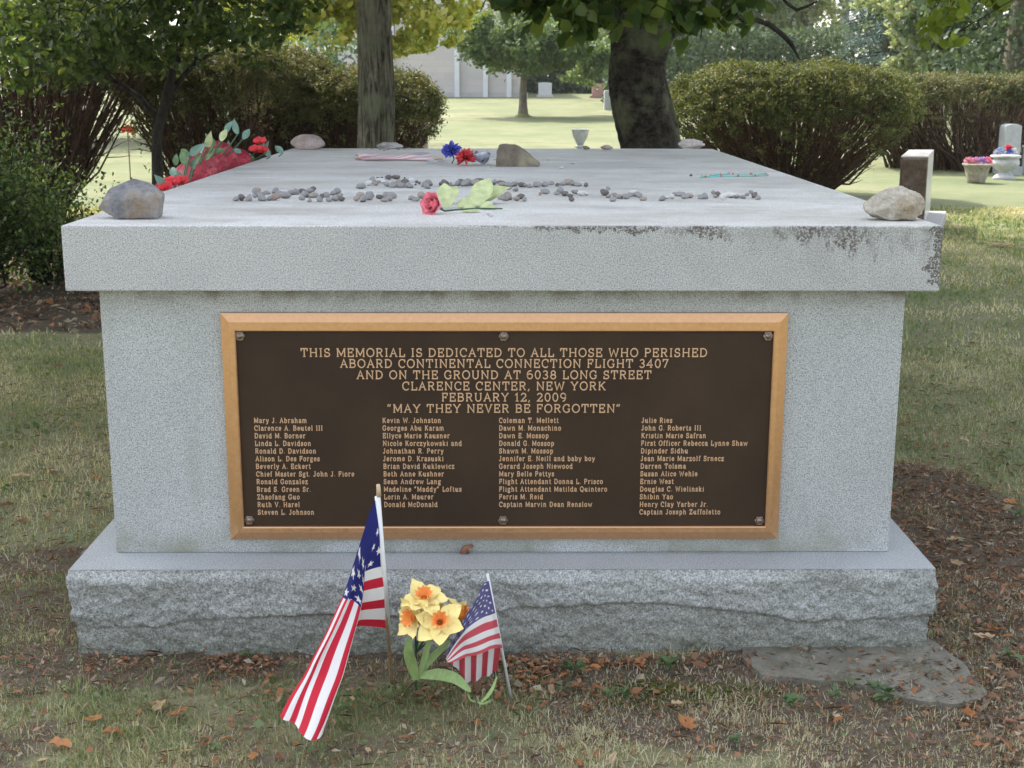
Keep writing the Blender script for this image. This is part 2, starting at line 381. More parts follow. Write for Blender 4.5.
g('a',.66,arc(.30,.52,.20,.19,150,0)+[(.50,.08),(.60,0)],[(.50,.40)]+arc(.30,.19,.19,.20,80,280)+[(.50,.12)])
g('b',.72,[(.17,1),(.17,0)],sf(.13,1,.08),arc(.38,.35,.23,.36,150,-150))
g('c',.62,arc(.35,.35,.24,.36,45,315),[(.53,.70),(.53,.52)]); g('d',.74,[(.56,1),(.56,0),(.66,0)],sf(.50,1,.08),arc(.33,.35,.23,.36,30,330))
g('e',.66,[(.11,.38),(.57,.38)]+arc(.34,.36,.23,.35,5,320)); g('f',.46,arc(.36,.82,.15,.2,60,180)+[(.21,0)],sf(.22,0,.13),[(.06,x),(.38,x)])
g('g',.70,arc(.30,.42,.19,.27,90,450,16),[(.45,.6),(.62,.70)],[(.22,.16)]+[(.16,.06),(.3,.0)]+arc(.33,-.15,.24,.15,90,-270))
g('h',.78,[(.18,1),(.18,0)],sf(.14,1,.08),sf(.18,0,.11),arc(.38,.46,.20,.25,160,0)+[(.58,0)],sf(.60,0,.11))
g('i',.40,[(.20,x),(.20,0)],sf(.16,x,.08),sf(.20,0,.13),[(.16,.93),(.25,.93)]); g('j',.36,[(.22,x),(.22,-.1)]+arc(.10,-.1,.12,.14,0,-120),sf(.17,x,.08),[(.18,.93),(.27,.93)])
g('k',.74,[(.18,1),(.18,0)],sf(.14,1,.08),sf(.18,0,.1),[(.54,x),(.2,.28)],[(.32,.42),(.58,0)],sf(.54,x,.09),sf(.60,0,.09))
g('l',.40,[(.20,1),(.20,0)],sf(.15,1,.08),sf(.20,0,.13))
g('m',1.08,[(.16,x),(.16,0)],sf(.12,x,.07),sf(.16,0,.1),arc(.335,.46,.175,.25,160,0)+[(.51,0)],arc(.70,.46,.19,.25,160,0)+[(.89,0)],sf(.51,0,.09),sf(.90,0,.1))
g('n',.78,[(.18,x),(.18,0)],sf(.14,x,.08),sf(.18,0,.11),arc(.38,.46,.20,.25,160,0)+[(.58,0)],sf(.60,0,.11))
g('o',.70,arc(.35,.35,.25,.36,90,450,20)); g('p',.74,[(.18,x),(.18,-.3)],sf(.14,x,.08),sf(.18,-.3,.12),arc(.39,.35,.23,.36,150,-150))
g('r',.58,[(.18,x),(.18,0)],sf(.14,x,.08),sf(.19,0,.13),arc(.40,.46,.22,.25,170,60)); g('s',.58,arc(.29,.53,.17,.18,30,270)+arc(.29,.18,.19,.18,90,-150),[(.45,.70),(.45,.54)],[(.11,.0),(.11,.18)])
g('t',.50,[(.22,.92),(.22,.2)]+arc(.36,.18,.14,.19,180,310),[(.08,x),(.42,x)]); g('u',.78,[(.18,x),(.18,.22)]+arc(.38,.22,.20,.23,180,340),[(.58,x),(.58,0),(.67,0)],sf(.14,x,.07),sf(.54,x,.07))
g('v',.70,[(.12,x),(.35,0),(.58,x)],sf(.12,x,.1),sf(.58,x,.1)); g('w',1.0,[(.10,x),(.29,0),(.50,.6),(.71,0),(.90,x)],sf(.12,x,.09),sf(.88,x,.09))
g('y',.70,[(.12,x),(.36,.0)],[(.60,x),(.30,-.24),(.14,-.28)],sf(.12,x,.1),sf(.60,x,.1)); g('z',.62,[(.12,x-.15),(.12,x),(.5,x),(.10,0),(.52,0),(.52,.16)])
g('x',.7,[(.12,x),(.58,0)],[(.58,x),(.12,0)],sf(.12,x,.09),sf(.58,x,.09),sf(.12,0,.09),sf(.58,0,.09)); g('q',.72,arc(.33,.35,.23,.36,30,330),[(.56,x),(.56,-.3)],sf(.56,-.3,.1))
g('.',.30,[(.09,.05),(.19,.05)]); g(',',.30,[(.14,.08),(.14,.0),(.07,-.14)]); g(' ',.40)
g('“',.52,[(.18,1.02),(.12,.92),(.12,.78)],[(.38,1.02),(.32,.92),(.32,.78)]); g('”',.52,[(.12,1.02),(.12,.9),(.06,.78)],[(.32,1.02),(.32,.9),(.26,.78)])
def textw(t,track): return sum(GL[c][0] for c in t)+track*(len(t)-1)
def text_mesh(mb,t,x0,z0,size,sx,track,th,Y,depth):
    pen=0; 
    for c in t:
        adv,strs=GL[c]
        for s in strs:
            text_mesh.k=(text_mesh.k+1)%37; yt=Y-depth-text_mesh.k*.000025
            p=np.array(s); p[:,0]=(p[:,0]+pen)*sx; 
            P=np.stack([x0+p[:,0]*size,z0+p[:,1]*size],-1)
            d=np.gradient(P,axis=0) if len(P)>2 else np.repeat((P[1]-P[0])[None],2,0)
            closed=np.linalg.norm(P[0]-P[-1])<1e-6
            # per-vertex mitre
            seg=np.diff(P,axis=0); seg/=np.linalg.norm(seg,axis=1)[:,None]+1e-12
            nr=np.stack([-seg[:,1],seg[:,0]],-1)
            nv=np.empty_like(P); nv[0]=nr[0]; nv[-1]=nr[-1]
            if closed: q=nr[0]+nr[-1]; nv[0]=nv[-1]=q/np.linalg.norm(q)
            for i in range(1,len(P)-1):
                q=nr[i-1]+nr[i]; l=np.linalg.norm(q); q=q/l if l>1e-6 else nr[i]; nv[i]=q/max(.45,abs(q@nr[i]))
            horiz=abs(P[-1,1]-P[0,1])<1e-7 and len(P)==2
            hw=th*size/2*(.80 if horiz else 1)
            e0=-seg[0]*(hw*.7 if not closed and not horiz else 0); e1=seg[-1]*(hw*.7 if not closed and not horiz else 0)
            Pq=P.copy(); Pq[0]+=e0; Pq[-1]+=e1
            a=Pq+nv*hw; b_=Pq-nv*hw; a2=Pq+nv*hw*1.25; b2=Pq-nv*hw*1.25
            n=len(P); v=[]
            for i in range(n): v+=[(a[i,0],yt,a[i,1]),(b_[i,0],yt,b_[i,1]),(a2[i,0],Y+.0005,a2[i,1]),(b2[i,0],Y+.0005,b2[i,1])]
            f=[]
            for i in range(n-1):
                k=4*i; f+=[(k,k+1,k+5,k+4),(k+2,k,k+4,k+6),(k+1,k+3,k+7,k+5)]
            f+=[(0,2,3,1),(4*n-4,4*n-3,4*n-1,4*n-2)]
            mb.add(v,f)
        pen+=adv+track
text_mesh.k=0
title=[("THIS MEMORIAL IS DEDICATED TO ALL THOSE WHO PERISHED",300.5,707.5,356.4),("ABOARD CONTINENTAL CONNECTION FLIGHT 3407",340,668.5,367.3),
("AND ON THE GROUND AT 6038 LONG STREET",356.5,651.5,378.6),("CLARENCE CENTER, NEW YORK",402,606,389.8),("FEBRUARY 12, 2009",441.5,566.5,401),("“MAY THEY NEVER BE FORGOTTEN”",387,621,412.2)]
for t,xa,xb,yb in title:
    a=V(xa,yb,YP); c=V(xb,yb,YP); size=.0222; tr=.10
    sx=(c[0]-a[0])/(size*textw(t,tr)); m_=MB(); text_mesh(m_,t,a[0],a[2],size,sx,tr,.118,YP,.0022); o=m_.build('title_line',M_letter,plq)
cols=[(254,382.4-382.4+254,["Mary J. Abraham","Clarence A. Beutel III","David M. Borner","Linda L. Davidson","Ronald D. Davidson","Alison L. Des Forges","Beverly A. Eckert","Chief Master Sgt. John J. Fiore","Ronald Gonzalez","Brad S. Green Sr.","Zhaofang Guo","Ruth V. Harel","Steven L. Johnson"]),
(382.4,0,["Kevin W. Johnston","Georges Abu Karam","Ellyce Marie Kausner","Nicole Korczykowski and","Johnathan R. Perry","Jerome D. Krasuski","Brian David Kuklewicz","Beth Anne Kushner","Sean Andrew Lang","Madeline “Maddy” Loftus","Lorin A. Maurer","Donald McDonald"]),
(499,0,["Coleman T. Mellett","Dawn M. Monachino","Dawn E. Mossop","Donald G. Mossop","Shawn M. Mossop","Jennifer E. Neill and baby boy","Gerard Joseph Niewood","Mary Belle Pettys","Flight Attendant Donna L. Prisco","Flight Attendant Matilda Quintero","Ferris M. Reid","Captain Marvin Dean Renslow"]),
(641.5,0,["Julie Ries","John G. Roberts III","Kristin Marie Safran","First Officer Rebecca Lynne Shaw","Dipinder Sidhu","Jean Marie Marzolf Srnecz","Darren Tolsma","Susan Alice Wehle","Ernie West","Douglas C. Wielinski","Shibin Yao","Henry Clay Yarber Jr.","Captain Joseph Zuffoletto"])]
zr=[V(500,422.6+7.63*i,YP)[2] for i in range(13)]
nsz=.0134; ntr=.16
nsx=(V(353.5,476,YP)[0]-V(255.5,476,YP)[0])/(nsz*textw("Chief Master Sgt. John J. Fiore",ntr))
for x0,_q,names in cols:
    m_=MB(); X0=V(x0,422.6,YP)[0]
    for i,nm in enumerate(names): text_mesh(m_,nm,X0,zr[i],nsz,nsx,ntr,.145,YP,.0018)
    m_.build('name_column',M_letter,plq)
# ================================================================ things lying on the slab
def rock(seed,dims,n=14,sub=4,rough=.04,cut=(.62,.95)):
    import bmesh
    r_=np.random.default_rng(seed); bm=bmesh.new(); bmesh.ops.create_icosphere(bm,subdivisions=sub,radius=1)
    v=np.array([p.co[:] for p in bm.verts]); f=[[q.index for q in p.verts] for p in bm.faces]; bm.free()
    nn=r_.normal(size=(n,3)); nn/=np.linalg.norm(nn,axis=1)[:,None]; dd=r_.uniform(*cut,size=n)
    c=v@nn.T; rr=np.where(c>.05,dd[None]/np.maximum(c,.05),9).min(1); rr=np.minimum(rr,1.05)
    rr=rr*(1+rough*2*(fbm(v*2.2+seed,4)-.5)+rough*(fbm(v*9+seed,3)-.5))
    v=v*rr[:,None]; v=v/np.abs(v).max(0)*np.array(dims)/2
    return v,np.array(f)
def rockmat(name,a,b,c=None,scale=14,bump=.5,rough=.85):
    m=M(name); n1=m.noise(scale,6,.65); n2_=m.noise(scale*9,4,.7)
    col=m.mix(m.ramp(n1,[(.35,0.),(.65,1.)]),a,b)
    if c: col=m.mix(m.ramp(m.noise(scale*.6,5,.6),[(.52,0.),(.66,.9)]),col,c)
    col=m.mix(.6,col,m.mix(1.0,col,m.ramp(n2_,[(.3,.6),(.7,1.35)]),'MULTIPLY'))
    m.set(col,rough,0,.35); m.bump(m.mix(.5,n1,n2_),bump,.01); return m.m
MR_grey=rockmat('rock_grey',(.11,.11,.125),(.29,.285,.285),(.22,.165,.11),9,.7)
MR_pale=rockmat('rock_pale',(.30,.27,.22),(.44,.41,.36),(.24,.19,.12),10,.6)
MR_brown=rockmat('rock_brown',(.12,.10,.075),(.20,.175,.13),(.30,.26,.18),16,.8)
MR_red=rockmat('rock_reddish',(.24,.18,.16),(.36,.30,.28),None,10,.5)
MR_pink=rockmat('rock_pinkish',(.40,.35,.33),(.52,.47,.45),(.28,.24,.22),16,.6)
MR_flat=rockmat('rock_flat_grey',(.26,.24,.23),(.42,.40,.38),None,20,.6)
def put_rock(name,label,px,py,dims,seed,mat,z=T,rot=(0,0,0),sink=.06,cat='rock',group=None,sub=4,rough=.05,n=14,cut=(.62,.95)):
    v,f=rock(seed,dims,n,sub,rough,cut)
    R_=np.array(Matrix.Rotation(rot[2],3,'Z')@Matrix.Rotation(rot[1],3,'Y')@Matrix.Rotation(rot[0],3,'X'))
    v=v@R_.T; v[:,2]-=v[:,2].min(); hgt=v[:,2].max(); v[:,2]=np.where(v[:,2]<hgt*sink,hgt*sink,v[:,2])-hgt*sink+.0008
    p=G(px,py,z); p[1]+=dims[1]*.45
    o=mesh_arr(name,v+p,f,mat,None,p,smooth=False)
    return tag(o,label,cat,group)
def px2m(px,py,z=T):   # metres per pixel at that spot
    p=G(px,py,z); return ((p-CP)@_f)/F
def hullrock(label,pts_,px,py,wpx,mat,noise=.05,cuts=9,ns=3.,seed=0,name='rock'):
    """angular stone from its corner points (x across, y away, z up, in units of its width)"""
    bm=bmesh.new(); [bm.verts.new(p) for p in pts_]; bmesh.ops.convex_hull(bm,input=bm.verts[:]); bmesh.ops.triangulate(bm,faces=bm.faces[:]); bmesh.ops.subdivide_edges(bm,edges=bm.edges[:],cuts=cuts,use_grid_fill=True)
    bmesh.ops.smooth_vert(bm,verts=bm.verts[:],factor=.5,use_axis_x=True,use_axis_y=True,use_axis_z=True)
    v=np.array([p.co[:] for p in bm.verts]); f=[[q.index for q in p.verts] for p in bm.faces]; bm.free(); k=px2m(px,py)
    c=v.mean(0); d=v-c; d/=np.linalg.norm(d,axis=1)[:,None]; v=v+d*((noise*2*(fbm(v*ns+seed+20,3)-.5))+noise*.6*(fbm(v*ns*5+seed+20,3)-.5))[:,None]
    v=v*k*wpx; o_=G(px,py,T); o_[1]+=.005; v=v+o_; v[:,2]=np.maximum(v[:,2],T+.0008); cc=G(px,py,T); cc[1]+=.1
    return tag(mesh_arr(name,v,f,mat,None,cc,False),label,'rock')
hullrock('large grey faceted rock with tan patches on the left front corner of the slab',[(-.50,.15,.16),(-.47,.4,.22),(-.18,.02,0),(.42,.05,0),(.38,.55,0),(-.3,.5,0),(.50,.12,.34),(.46,.45,.36),(-.30,.12,.46),(-.22,.35,.52),(.02,.28,.62),(.22,.20,.56),(.36,.25,.50),(-.05,-.03,.30),(.18,.0,.34),(.44,.06,.2),(-.38,.05,.30)],128,220,66,MR_grey,.035,9,3,3)
hullrock('large pale beige rounded rock on the right front corner of the slab',[(-.50,.2,.24),(-.44,.1,.12),(-.40,.45,.1),(-.10,.0,0),(.34,.0,0),(.30,.5,0),(-.3,.4,.02),(.49,.15,.30),(.50,.3,.2),(.44,.05,.10),(.40,.2,.44),(.12,.2,.54),(-.12,.22,.52),(-.30,.15,.42),(-.2,-.02,.2),(.10,-.06,.22),(.02,.0,.38),(.3,-.02,.3)],897,221.5,63,MR_pale,.075,10,3.6,11)
k=px2m(306,149.5); put_rock('rock','reddish brown domed stone on the back left corner of the slab',306,149.8,(k*35,k*28,k*21),5,MR_red,rough=.06,n=8,cut=(.75,1),sink=.3)
k=px2m(517,166); 0 and put_rock('rock','dark brown angular stone chunk with a pale left face near the back of the slab',518,166,(k*43,k*30,k*30),33,MR_brown,rot=(.2,.4,.4),n=9,cut=(.5,.8),sink=.1,rough=.05)
k=px2m(694,148.5); put_rock('rock','knobbly pinkish grey stone at the back right corner of the slab',694,148.8,(k*30,k*16,k*13),41,MR_pink,rough=.35,n=8,cut=(.7,1),sink=.2)
k=px2m(391,148.5); put_rock('rock','flat grey stone flake resting on reddish chips at the back edge of the slab',390,149,(k*30,k*22,k*8),63,MR_flat,rough=.3,n=10,sink=.2)
k=px2m(501,148.8); put_rock('rock','small dark pebble at the back edge of the slab left of the urn',586,149.8,(k*8,k*6,k*4),64,MR_brown,sub=3)
put_rock('rock','small reddish grey flat stone at the back edge of the slab right of the urn',606,149.8,(k*14,k*9,k*5),65,MR_red,sub=3,rough=.3)
for i in range(7):
    a=[(372,149.4),(380,150.2),(388,150.2),(398,150.3),(404,149.6),(409,148.9),(384,150.9)][i]
    put_rock('stone_chip','reddish stone chip scattered round the flat grey flake at the back edge',a[0],a[1],(.02,.012,.008),200+i,MR_red,sub=2,cat='stone chip',group='reddish chips at the back edge of the slab')
hull=[(-.5,-.4,0),(.45,-.45,0),(.5,.1,0),(.3,.5,0),(-.4,.5,0),(-.42,-.32,.98),(-.30,.35,.95),(-.05,-.42,1.0),(.15,.2,.72),(-.48,.2,.7),(.28,-.3,.48),(.5,-.2,.18)]
bm=bmesh.new(); [bm.verts.new(p) for p in hull]; bmesh.ops.convex_hull(bm,input=bm.verts[:]); bmesh.ops.triangulate(bm,faces=bm.faces[:]); bmesh.ops.subdivide_edges(bm,edges=bm.edges[:],cuts=7,use_grid_fill=True); bm.verts.ensure_lookup_table()
k=px2m(517,166); v=np.array([p.co[:] for p in bm.verts]); f=[[q.index for q in p.verts] for p in bm.faces]; bm.free()
v=v*np.array([k*44,k*36,k*22])*(1+.10*(fbm(v*5,4)-.5))[:,None]; c_=G(518,166.5,T); c_[1]+=.05; v=v+c_; v[:,2]=np.maximum(v[:,2],T+.0008)
tag(mesh_arr('rock',v,f,MR_brown,None,c_,False),'dark brown angular stone chunk with a pale left face near the back of the slab','rock')
# pebbles in rows: eight kinds copied about
pm=[rockmat('pebble_grey',(.19,.185,.185),(.33,.32,.315),None,60,.3),rockmat('pebble_dark',(.10,.09,.085),(.18,.16,.15),None,60,.3),rockmat('pebble_tan',(.24,.20,.17),(.37,.32,.28),None,60,.3),
    rockmat('pebble_pale',(.48,.47,.46),(.62,.61,.60),None,60,.3),rockmat('pebble_rose',(.24,.175,.155),(.35,.27,.24),None,50,.3)]
pebs=[]
for i in range(15):
    v,f=rock(300+i,(1,rng.uniform(.65,.95),rng.uniform(.6,.9)),11,3,.14,(.6,.95)); v[:,2]-=v[:,2].min()*.9
    pebs.append(mesh_arr('pebble',v,f,pm[i%5],None,(0,0,0),smooth=True))
pebused=[False]*15
def c5(l): return [(220+x*.293,130+y*.293) for x,y in l]
def c6(l): return [(480+x*.293,130+y*.293) for x,y in l]
rows=[
 ('weathered pebble of the far left row, left pile, on the slab','pebbles of the far left row, left pile',c5([(55,243),(75,241),(100,243),(120,221),(128,212),(142,243),(140,230),(160,220),(170,241),(188,217),(192,240),(215,217),(222,234),(205,228),(118,232)]),1.15),
 ('slim grey pebble bridging the two left piles on the slab','pebbles bridging the two left piles',c5([(242,222),(262,220),(282,219)]),1.0),
 ('weathered pebble of the left row, right pile, on the slab','pebbles of the left row, right pile',c5([(280,240),(292,230),(305,216),(316,211),(306,246),(320,231),(338,245),(348,233),(362,230),(372,245),(385,223),(392,243),(402,233),(415,243),(398,220),(412,228)]),1.15),
 ('pebble in the arched heap left of the pink rose','pebbles of the arched heap left of the rose',c5([(480,201),(490,197),(508,190),(520,183),(545,180),(575,170),(600,168),(570,193),(590,197),(618,196),(632,186),(645,198),(606,186),(530,190),(560,184),(655,180)]),1.05),
 ('tiny dark brown chip along the top of the arched heap of pebbles','tiny brown chips topping the arched heap',c5([(538,168),(552,166),(568,164),(590,165),(610,165),(630,167),(645,171),(660,176),(672,181),(680,186),(668,190)]),.45),
 ('pebble of the short lower group in front of the arched heap','pebbles of the lower groups before the arched heap',c5([(468,243),(482,235),(490,246),(512,230),(508,240),(543,236),(562,246),(570,232),(585,234),(578,243)]),1.1),
 ('pebble just left of the pink rose on the slab','pebbles just left of the rose',c5([(655,240),(668,243),(690,234),(702,230),(697,194),(710,192),(720,190),(706,200)]),1.1),
 ('pebble of the upper row behind the rose leaves','pebbles of the upper row behind the rose',c5([(755,190),(768,193),(785,192),(798,198),(812,190),(825,185),(835,192),(845,190),(905,187),(925,190),(940,182),(960,190),(985,193),(1005,192),(870,190),(885,184)]),1.05),
 ('pebble of the upper row right of the rose leaves','pebbles of the upper row right of the rose',c6([(40,187),(75,192),(98,205),(120,192),(120,210),(140,195),(152,195),(170,197),(195,195),(212,190),(222,193),(243,188),(265,193),(282,190),(302,188),(318,190),(335,192),(345,188),(362,194)]),.95),
 ('pebble right beside the tip of the rose leaves','pebbles by the tip of the rose leaves',c6([(75,238),(92,229),(100,238),(125,242),(140,236),(152,244),(30,262),(85,242)]),1.15),
 ('brownish pebble of the sparse middle group on the slab','brownish pebbles of the sparse middle group',c6([(207,224),(222,218),(262,222),(275,217),(290,225),(306,230),(312,244),(325,219),(347,225),(360,224)]),1.05),
 ('pebble of the right row, left part, on the slab','pebbles of the right row, left part',c6([(430,214),(436,206),(425,224),(438,232),(455,244),(475,235),(497,235),(512,228),(525,222),(535,228),(545,232),(558,241),(460,230)]),1.05),
 ('pebble of the right row, right part, on the slab','pebbles of the right row, right part',c6([(622,242),(638,236),(657,236),(665,224),(685,226),(700,234),(713,232),(755,236),(768,236),(795,219),(810,226),(803,232),(875,233),(897,235),(912,225),(925,218),(935,232),(948,238),(940,222)]),1.0),
 ('small white stone lying among the right row of pebbles','white stones among the right row',c6([(828,240),(850,225),(838,232),(860,232)]),1.1),
 ('flat white stone fragment lying alone on the middle of the slab','white fragments on the middle of the slab',c6([(235,103),(318,116),(278,132),(37,130),(50,103)]),.75),
 ('small white pebble in front of the rose leaves','white pebble before the rose leaves',c6([(32,292),(37,297)]),.9),
 ('small dark pebble lying beside the turquoise beads','dark pebbles beside the beads',c6([(720,158),(850,151)]),.5),
]
pc=0
for ri,(lab,grp,pts_,ks) in enumerate(rows):
    for (px,py) in pts_:
        white='white' in lab; dark='dark' in lab; 
        kinds=[3,8,13] if white else [1,6,11] if dark else [0,5,10,0,5,4,0,2,10,12,3,1,10,5,0,1,6,8,5]
        kd=kinds[int(rng.integers(len(kinds)))]
        o=pebs[kd] if not pebused[kd] else pebs[kd].copy()
        if pebused[kd]: COL.objects.link(o)
        pebused[kd]=True
        p=G(px,py,T); s=px2m(px,py)*7.4*ks*float(rng.uniform(.75,1.35))
        o.location=(p[0],p[1],T+.0006); o.scale=(s*rng.uniform(.9,1.4),s,s*(.45 if (white and ks<.8) else .9)*rng.uniform(.8,1.15)); o.rotation_euler=(0,0,rng.uniform(-3,3))
        o.name='pebble'; tag(o,lab,'pebble',grp if len(pts_)>1 else None)
for i in range(15):
    if not pebused[i]: bpy.data.objects.remove(pebs[i])
# --- generic petals and leaves
def blade(p0,direc,up,length,width,curl=.3,n=7,shape='leaf',fold=.15,thick=0):
    """a leaf/petal surface from p0 along direc, bending away from up by curl; returns v,f"""
    d=np.array(direc,float); d/=np.linalg.norm(d); u=np.array(up,float); u-=d*(u@d); u/=np.linalg.norm(u)+1e-9; s=np.cross(d,u)
    V_=[];p=np.array(p0,float); ang=0; st_=length/(n-1)
    for i in range(n):
        t=i/(n-1)
        if shape=='leaf': wd=math.sin(math.pi*min(1,(t*.94+.06))**.8)*(1-t*.15)
        elif shape=='petal': wd=(.35+.65*math.sin(math.pi*min(1,t*.72+.14)))*(1 if t<.97 else .35)
        elif shape=='daff': wd=(.5+.55*math.sin(math.pi*min(1,t*.8+.1)))*(1-t**4*.93)
        elif shape=='strap': wd=(1-t**5)*(.75+.25*math.sin(math.pi*t)); wd=wd if t<1 else .06
        wd=max(wd,.03)*width/2
        dd=d*math.cos(ang)-u*math.sin(ang); uu=u*math.cos(ang)+d*math.sin(ang)
        V_+=[p-s*wd+uu*abs(wd)*fold*2,p-s*wd*.5+uu*wd*fold*.6,p,p+s*wd*.5+uu*wd*fold*.6,p+s*wd+uu*abs(wd)*fold*2]
        p=p+dd*st_; ang+=curl/(n-1)
    f=[]
    for i in range(n-1):
        for j in range(4): f.append((i*5+j,i*5+j+1,(i+1)*5+j+1,(i+1)*5+j))
    return V_,f
MG_art=plain('artificial_leaf_green',(.10,.17,.07),.55,0,.35,40)
MG_blue=plain('artificial_leaf_bluegreen',(.13,.22,.17),.55,0,.3,30)
MG_pale=plain('artificial_leaf_pale',(.42,.47,.24),.6,0,.2,40)
MG_stem=plain('plastic_stem',(.04,.10,.05),.5)
# pink rose lying with pale leaves
pr=G(434,214,T); kk=px2m(434,214)
rose=thing('rose','pink artificial rose with pale green leaves lying among the pebbles','flower',(pr[0],pr[1],T))
M_rose=plain('rose_petal',(.86,.28,.34),.55,0,.25,60)
mb=MB(); c0=pr+np.array([0,.0,.027]); ax=np.array([-.55,-.75,.22]); ax/=np.linalg.norm(ax)
a1=np.cross(ax,[0,0,1]); a1/=np.linalg.norm(a1); a2=np.cross(ax,a1)
for ring,(nn_,r0,tilt,ln) in enumerate([(3,.005,.05,.042),(4,.010,.12,.046),(5,.017,.22,.048),(6,.024,.36,.044)]):
    for j in range(nn_):
        a=2*math.pi*j/nn_+ring*.7; rd=a1*math.cos(a)+a2*math.sin(a)
        v,f=blade(c0-ax*.018+rd*r0*.6,ax*math.cos(tilt)+rd*math.sin(tilt),-rd,ln,.042,-.35+ring*.28,7,'petal',.22); mb.add(v,f)
o=mb.build('bloom',M_rose,rose,smooth=True)
mb=MB(); mb.tube([c0-ax*.015,c0-ax*.05+np.array([0,.0,-.01]),c0+np.array([.12,.02,-.012]),c0+np.array([.2,.05,-.016])],[.006,.003,.0022,.002],8); mb.build('stem',MG_stem,rose,smooth=True)
for (qx,qy,dx,dy,ln,wd,ti) in [(447,209,-.1,.5,.10,.06,.9),(446,205,.35,.6,.09,.06,.8),(457,208,.9,.15,.11,.06,.25),(470,206,.7,.4,.105,.07,.5),(478,205,.35,.5,.11,.075,1.0),(482,204,.9,.3,.11,.07,.75),(480,209,.7,-.5,.06,.04,.15),(462,212,.8,-.35,.06,.04,.1)]:
    q=G(qx,qy,T)+np.array([0,0,.006]); v,f=blade(q,(dx,dy,ti),(0,-.5,.9),ln,wd,.7,8,'leaf',.12)
    v=np.array(v); v[:,2]=np.maximum(v[:,2],T+.003)
    MB().add(v,f).build('leaf',MG_pale,rose,smooth=True)
# carnation-like fabric blooms
def pompom(name,label,px,py,z0,r,col,n,stem=True,cat='flower'):
    p=G(px,py,T); t_=thing(name,label,cat,(p[0],p[1],T)); c=p+np.array([0,0,z0])
    mt=plain(name+'_petal',col,.6,0,.35,80); mb=MB()
    for j in range(n):
        d=rng.normal(size=3); d[2]=abs(d[2])*1.0-.25; d/=np.linalg.norm(d)
        v,f=blade(c+d*r*.15,d+rng.normal(size=3)*.12,rng.normal(size=3),r*rng.uniform(.75,1.0),r*.30,rng.uniform(-.5,.9),4,'petal',.3); mb.add(v,f)
    mb.build('bloom',mt,t_)
    if stem:
        MB().tube([c,c+np.array([.01,-.01,-z0*.6]),np.array([c[0]+.0,c[1]-.02,T+.004])],[.004,.003,.003],6).build('stem',plain('dark_stem',(.02,.04,.05),.5),t_,smooth=True)
    return t_
kk=px2m(452,164)
pompom('carnation','violet blue artificial flower standing near the back of the slab',452,164,kk*12,kk*10,(.10,.12,.50),150)
t_=pompom('carnation','red artificial carnation beside the silver ribbon near the back of the slab',466,165.5,kk*6.5,kk*10,(.62,.07,.08),150,False)
p=G(466,165.5,T)
mb=MB(); mb.add(*blade(p+np.array([-.05,-.02,.004]),(1,0,0),(0,0,1),.12,.02,.1,6,'strap',.02)); mb.build('ribbon_tail',plain('orange_ribbon',(.55,.16,.06),.5),t_)
# silver ribbon bow
p=G(482,165.5,T); sb=thing('ribbon_bow','crumpled silver ribbon bow beside the red carnation','ribbon',(p[0],p[1],T))
M_sil=plain('silver_ribbon',(.50,.52,.60),.35,.25,.15,60)
for j in range(9):
    a=2*math.pi*j/9; mb=MB(); rr=kk*(9 if j%2 else 7)
    pth=[]; n=10; v=[];f=[]
    for i in range(n+1):
        t=i/n*2*math.pi; lp=np.array([math.cos(a)*(1-math.cos(t))*rr*.5,math.sin(a)*(1-math.cos(t))*rr*.4,.012+abs(math.sin(a*2+j))*.02+math.sin(t)*rr*.35+(1-math.cos(t))*rr*.35])
        s=np.array([-math.sin(a),math.cos(a),.3])*.012; q=p+lp; v+=[q-s,q+s]
    for i in range(n): f.append((2*i,2*i+1,2*i+3,2*i+2))
    v=np.array(v); v[:,2]=np.maximum(v[:,2],T+.002); mb.add(v,f).build('loop',M_sil,sb,smooth=True)
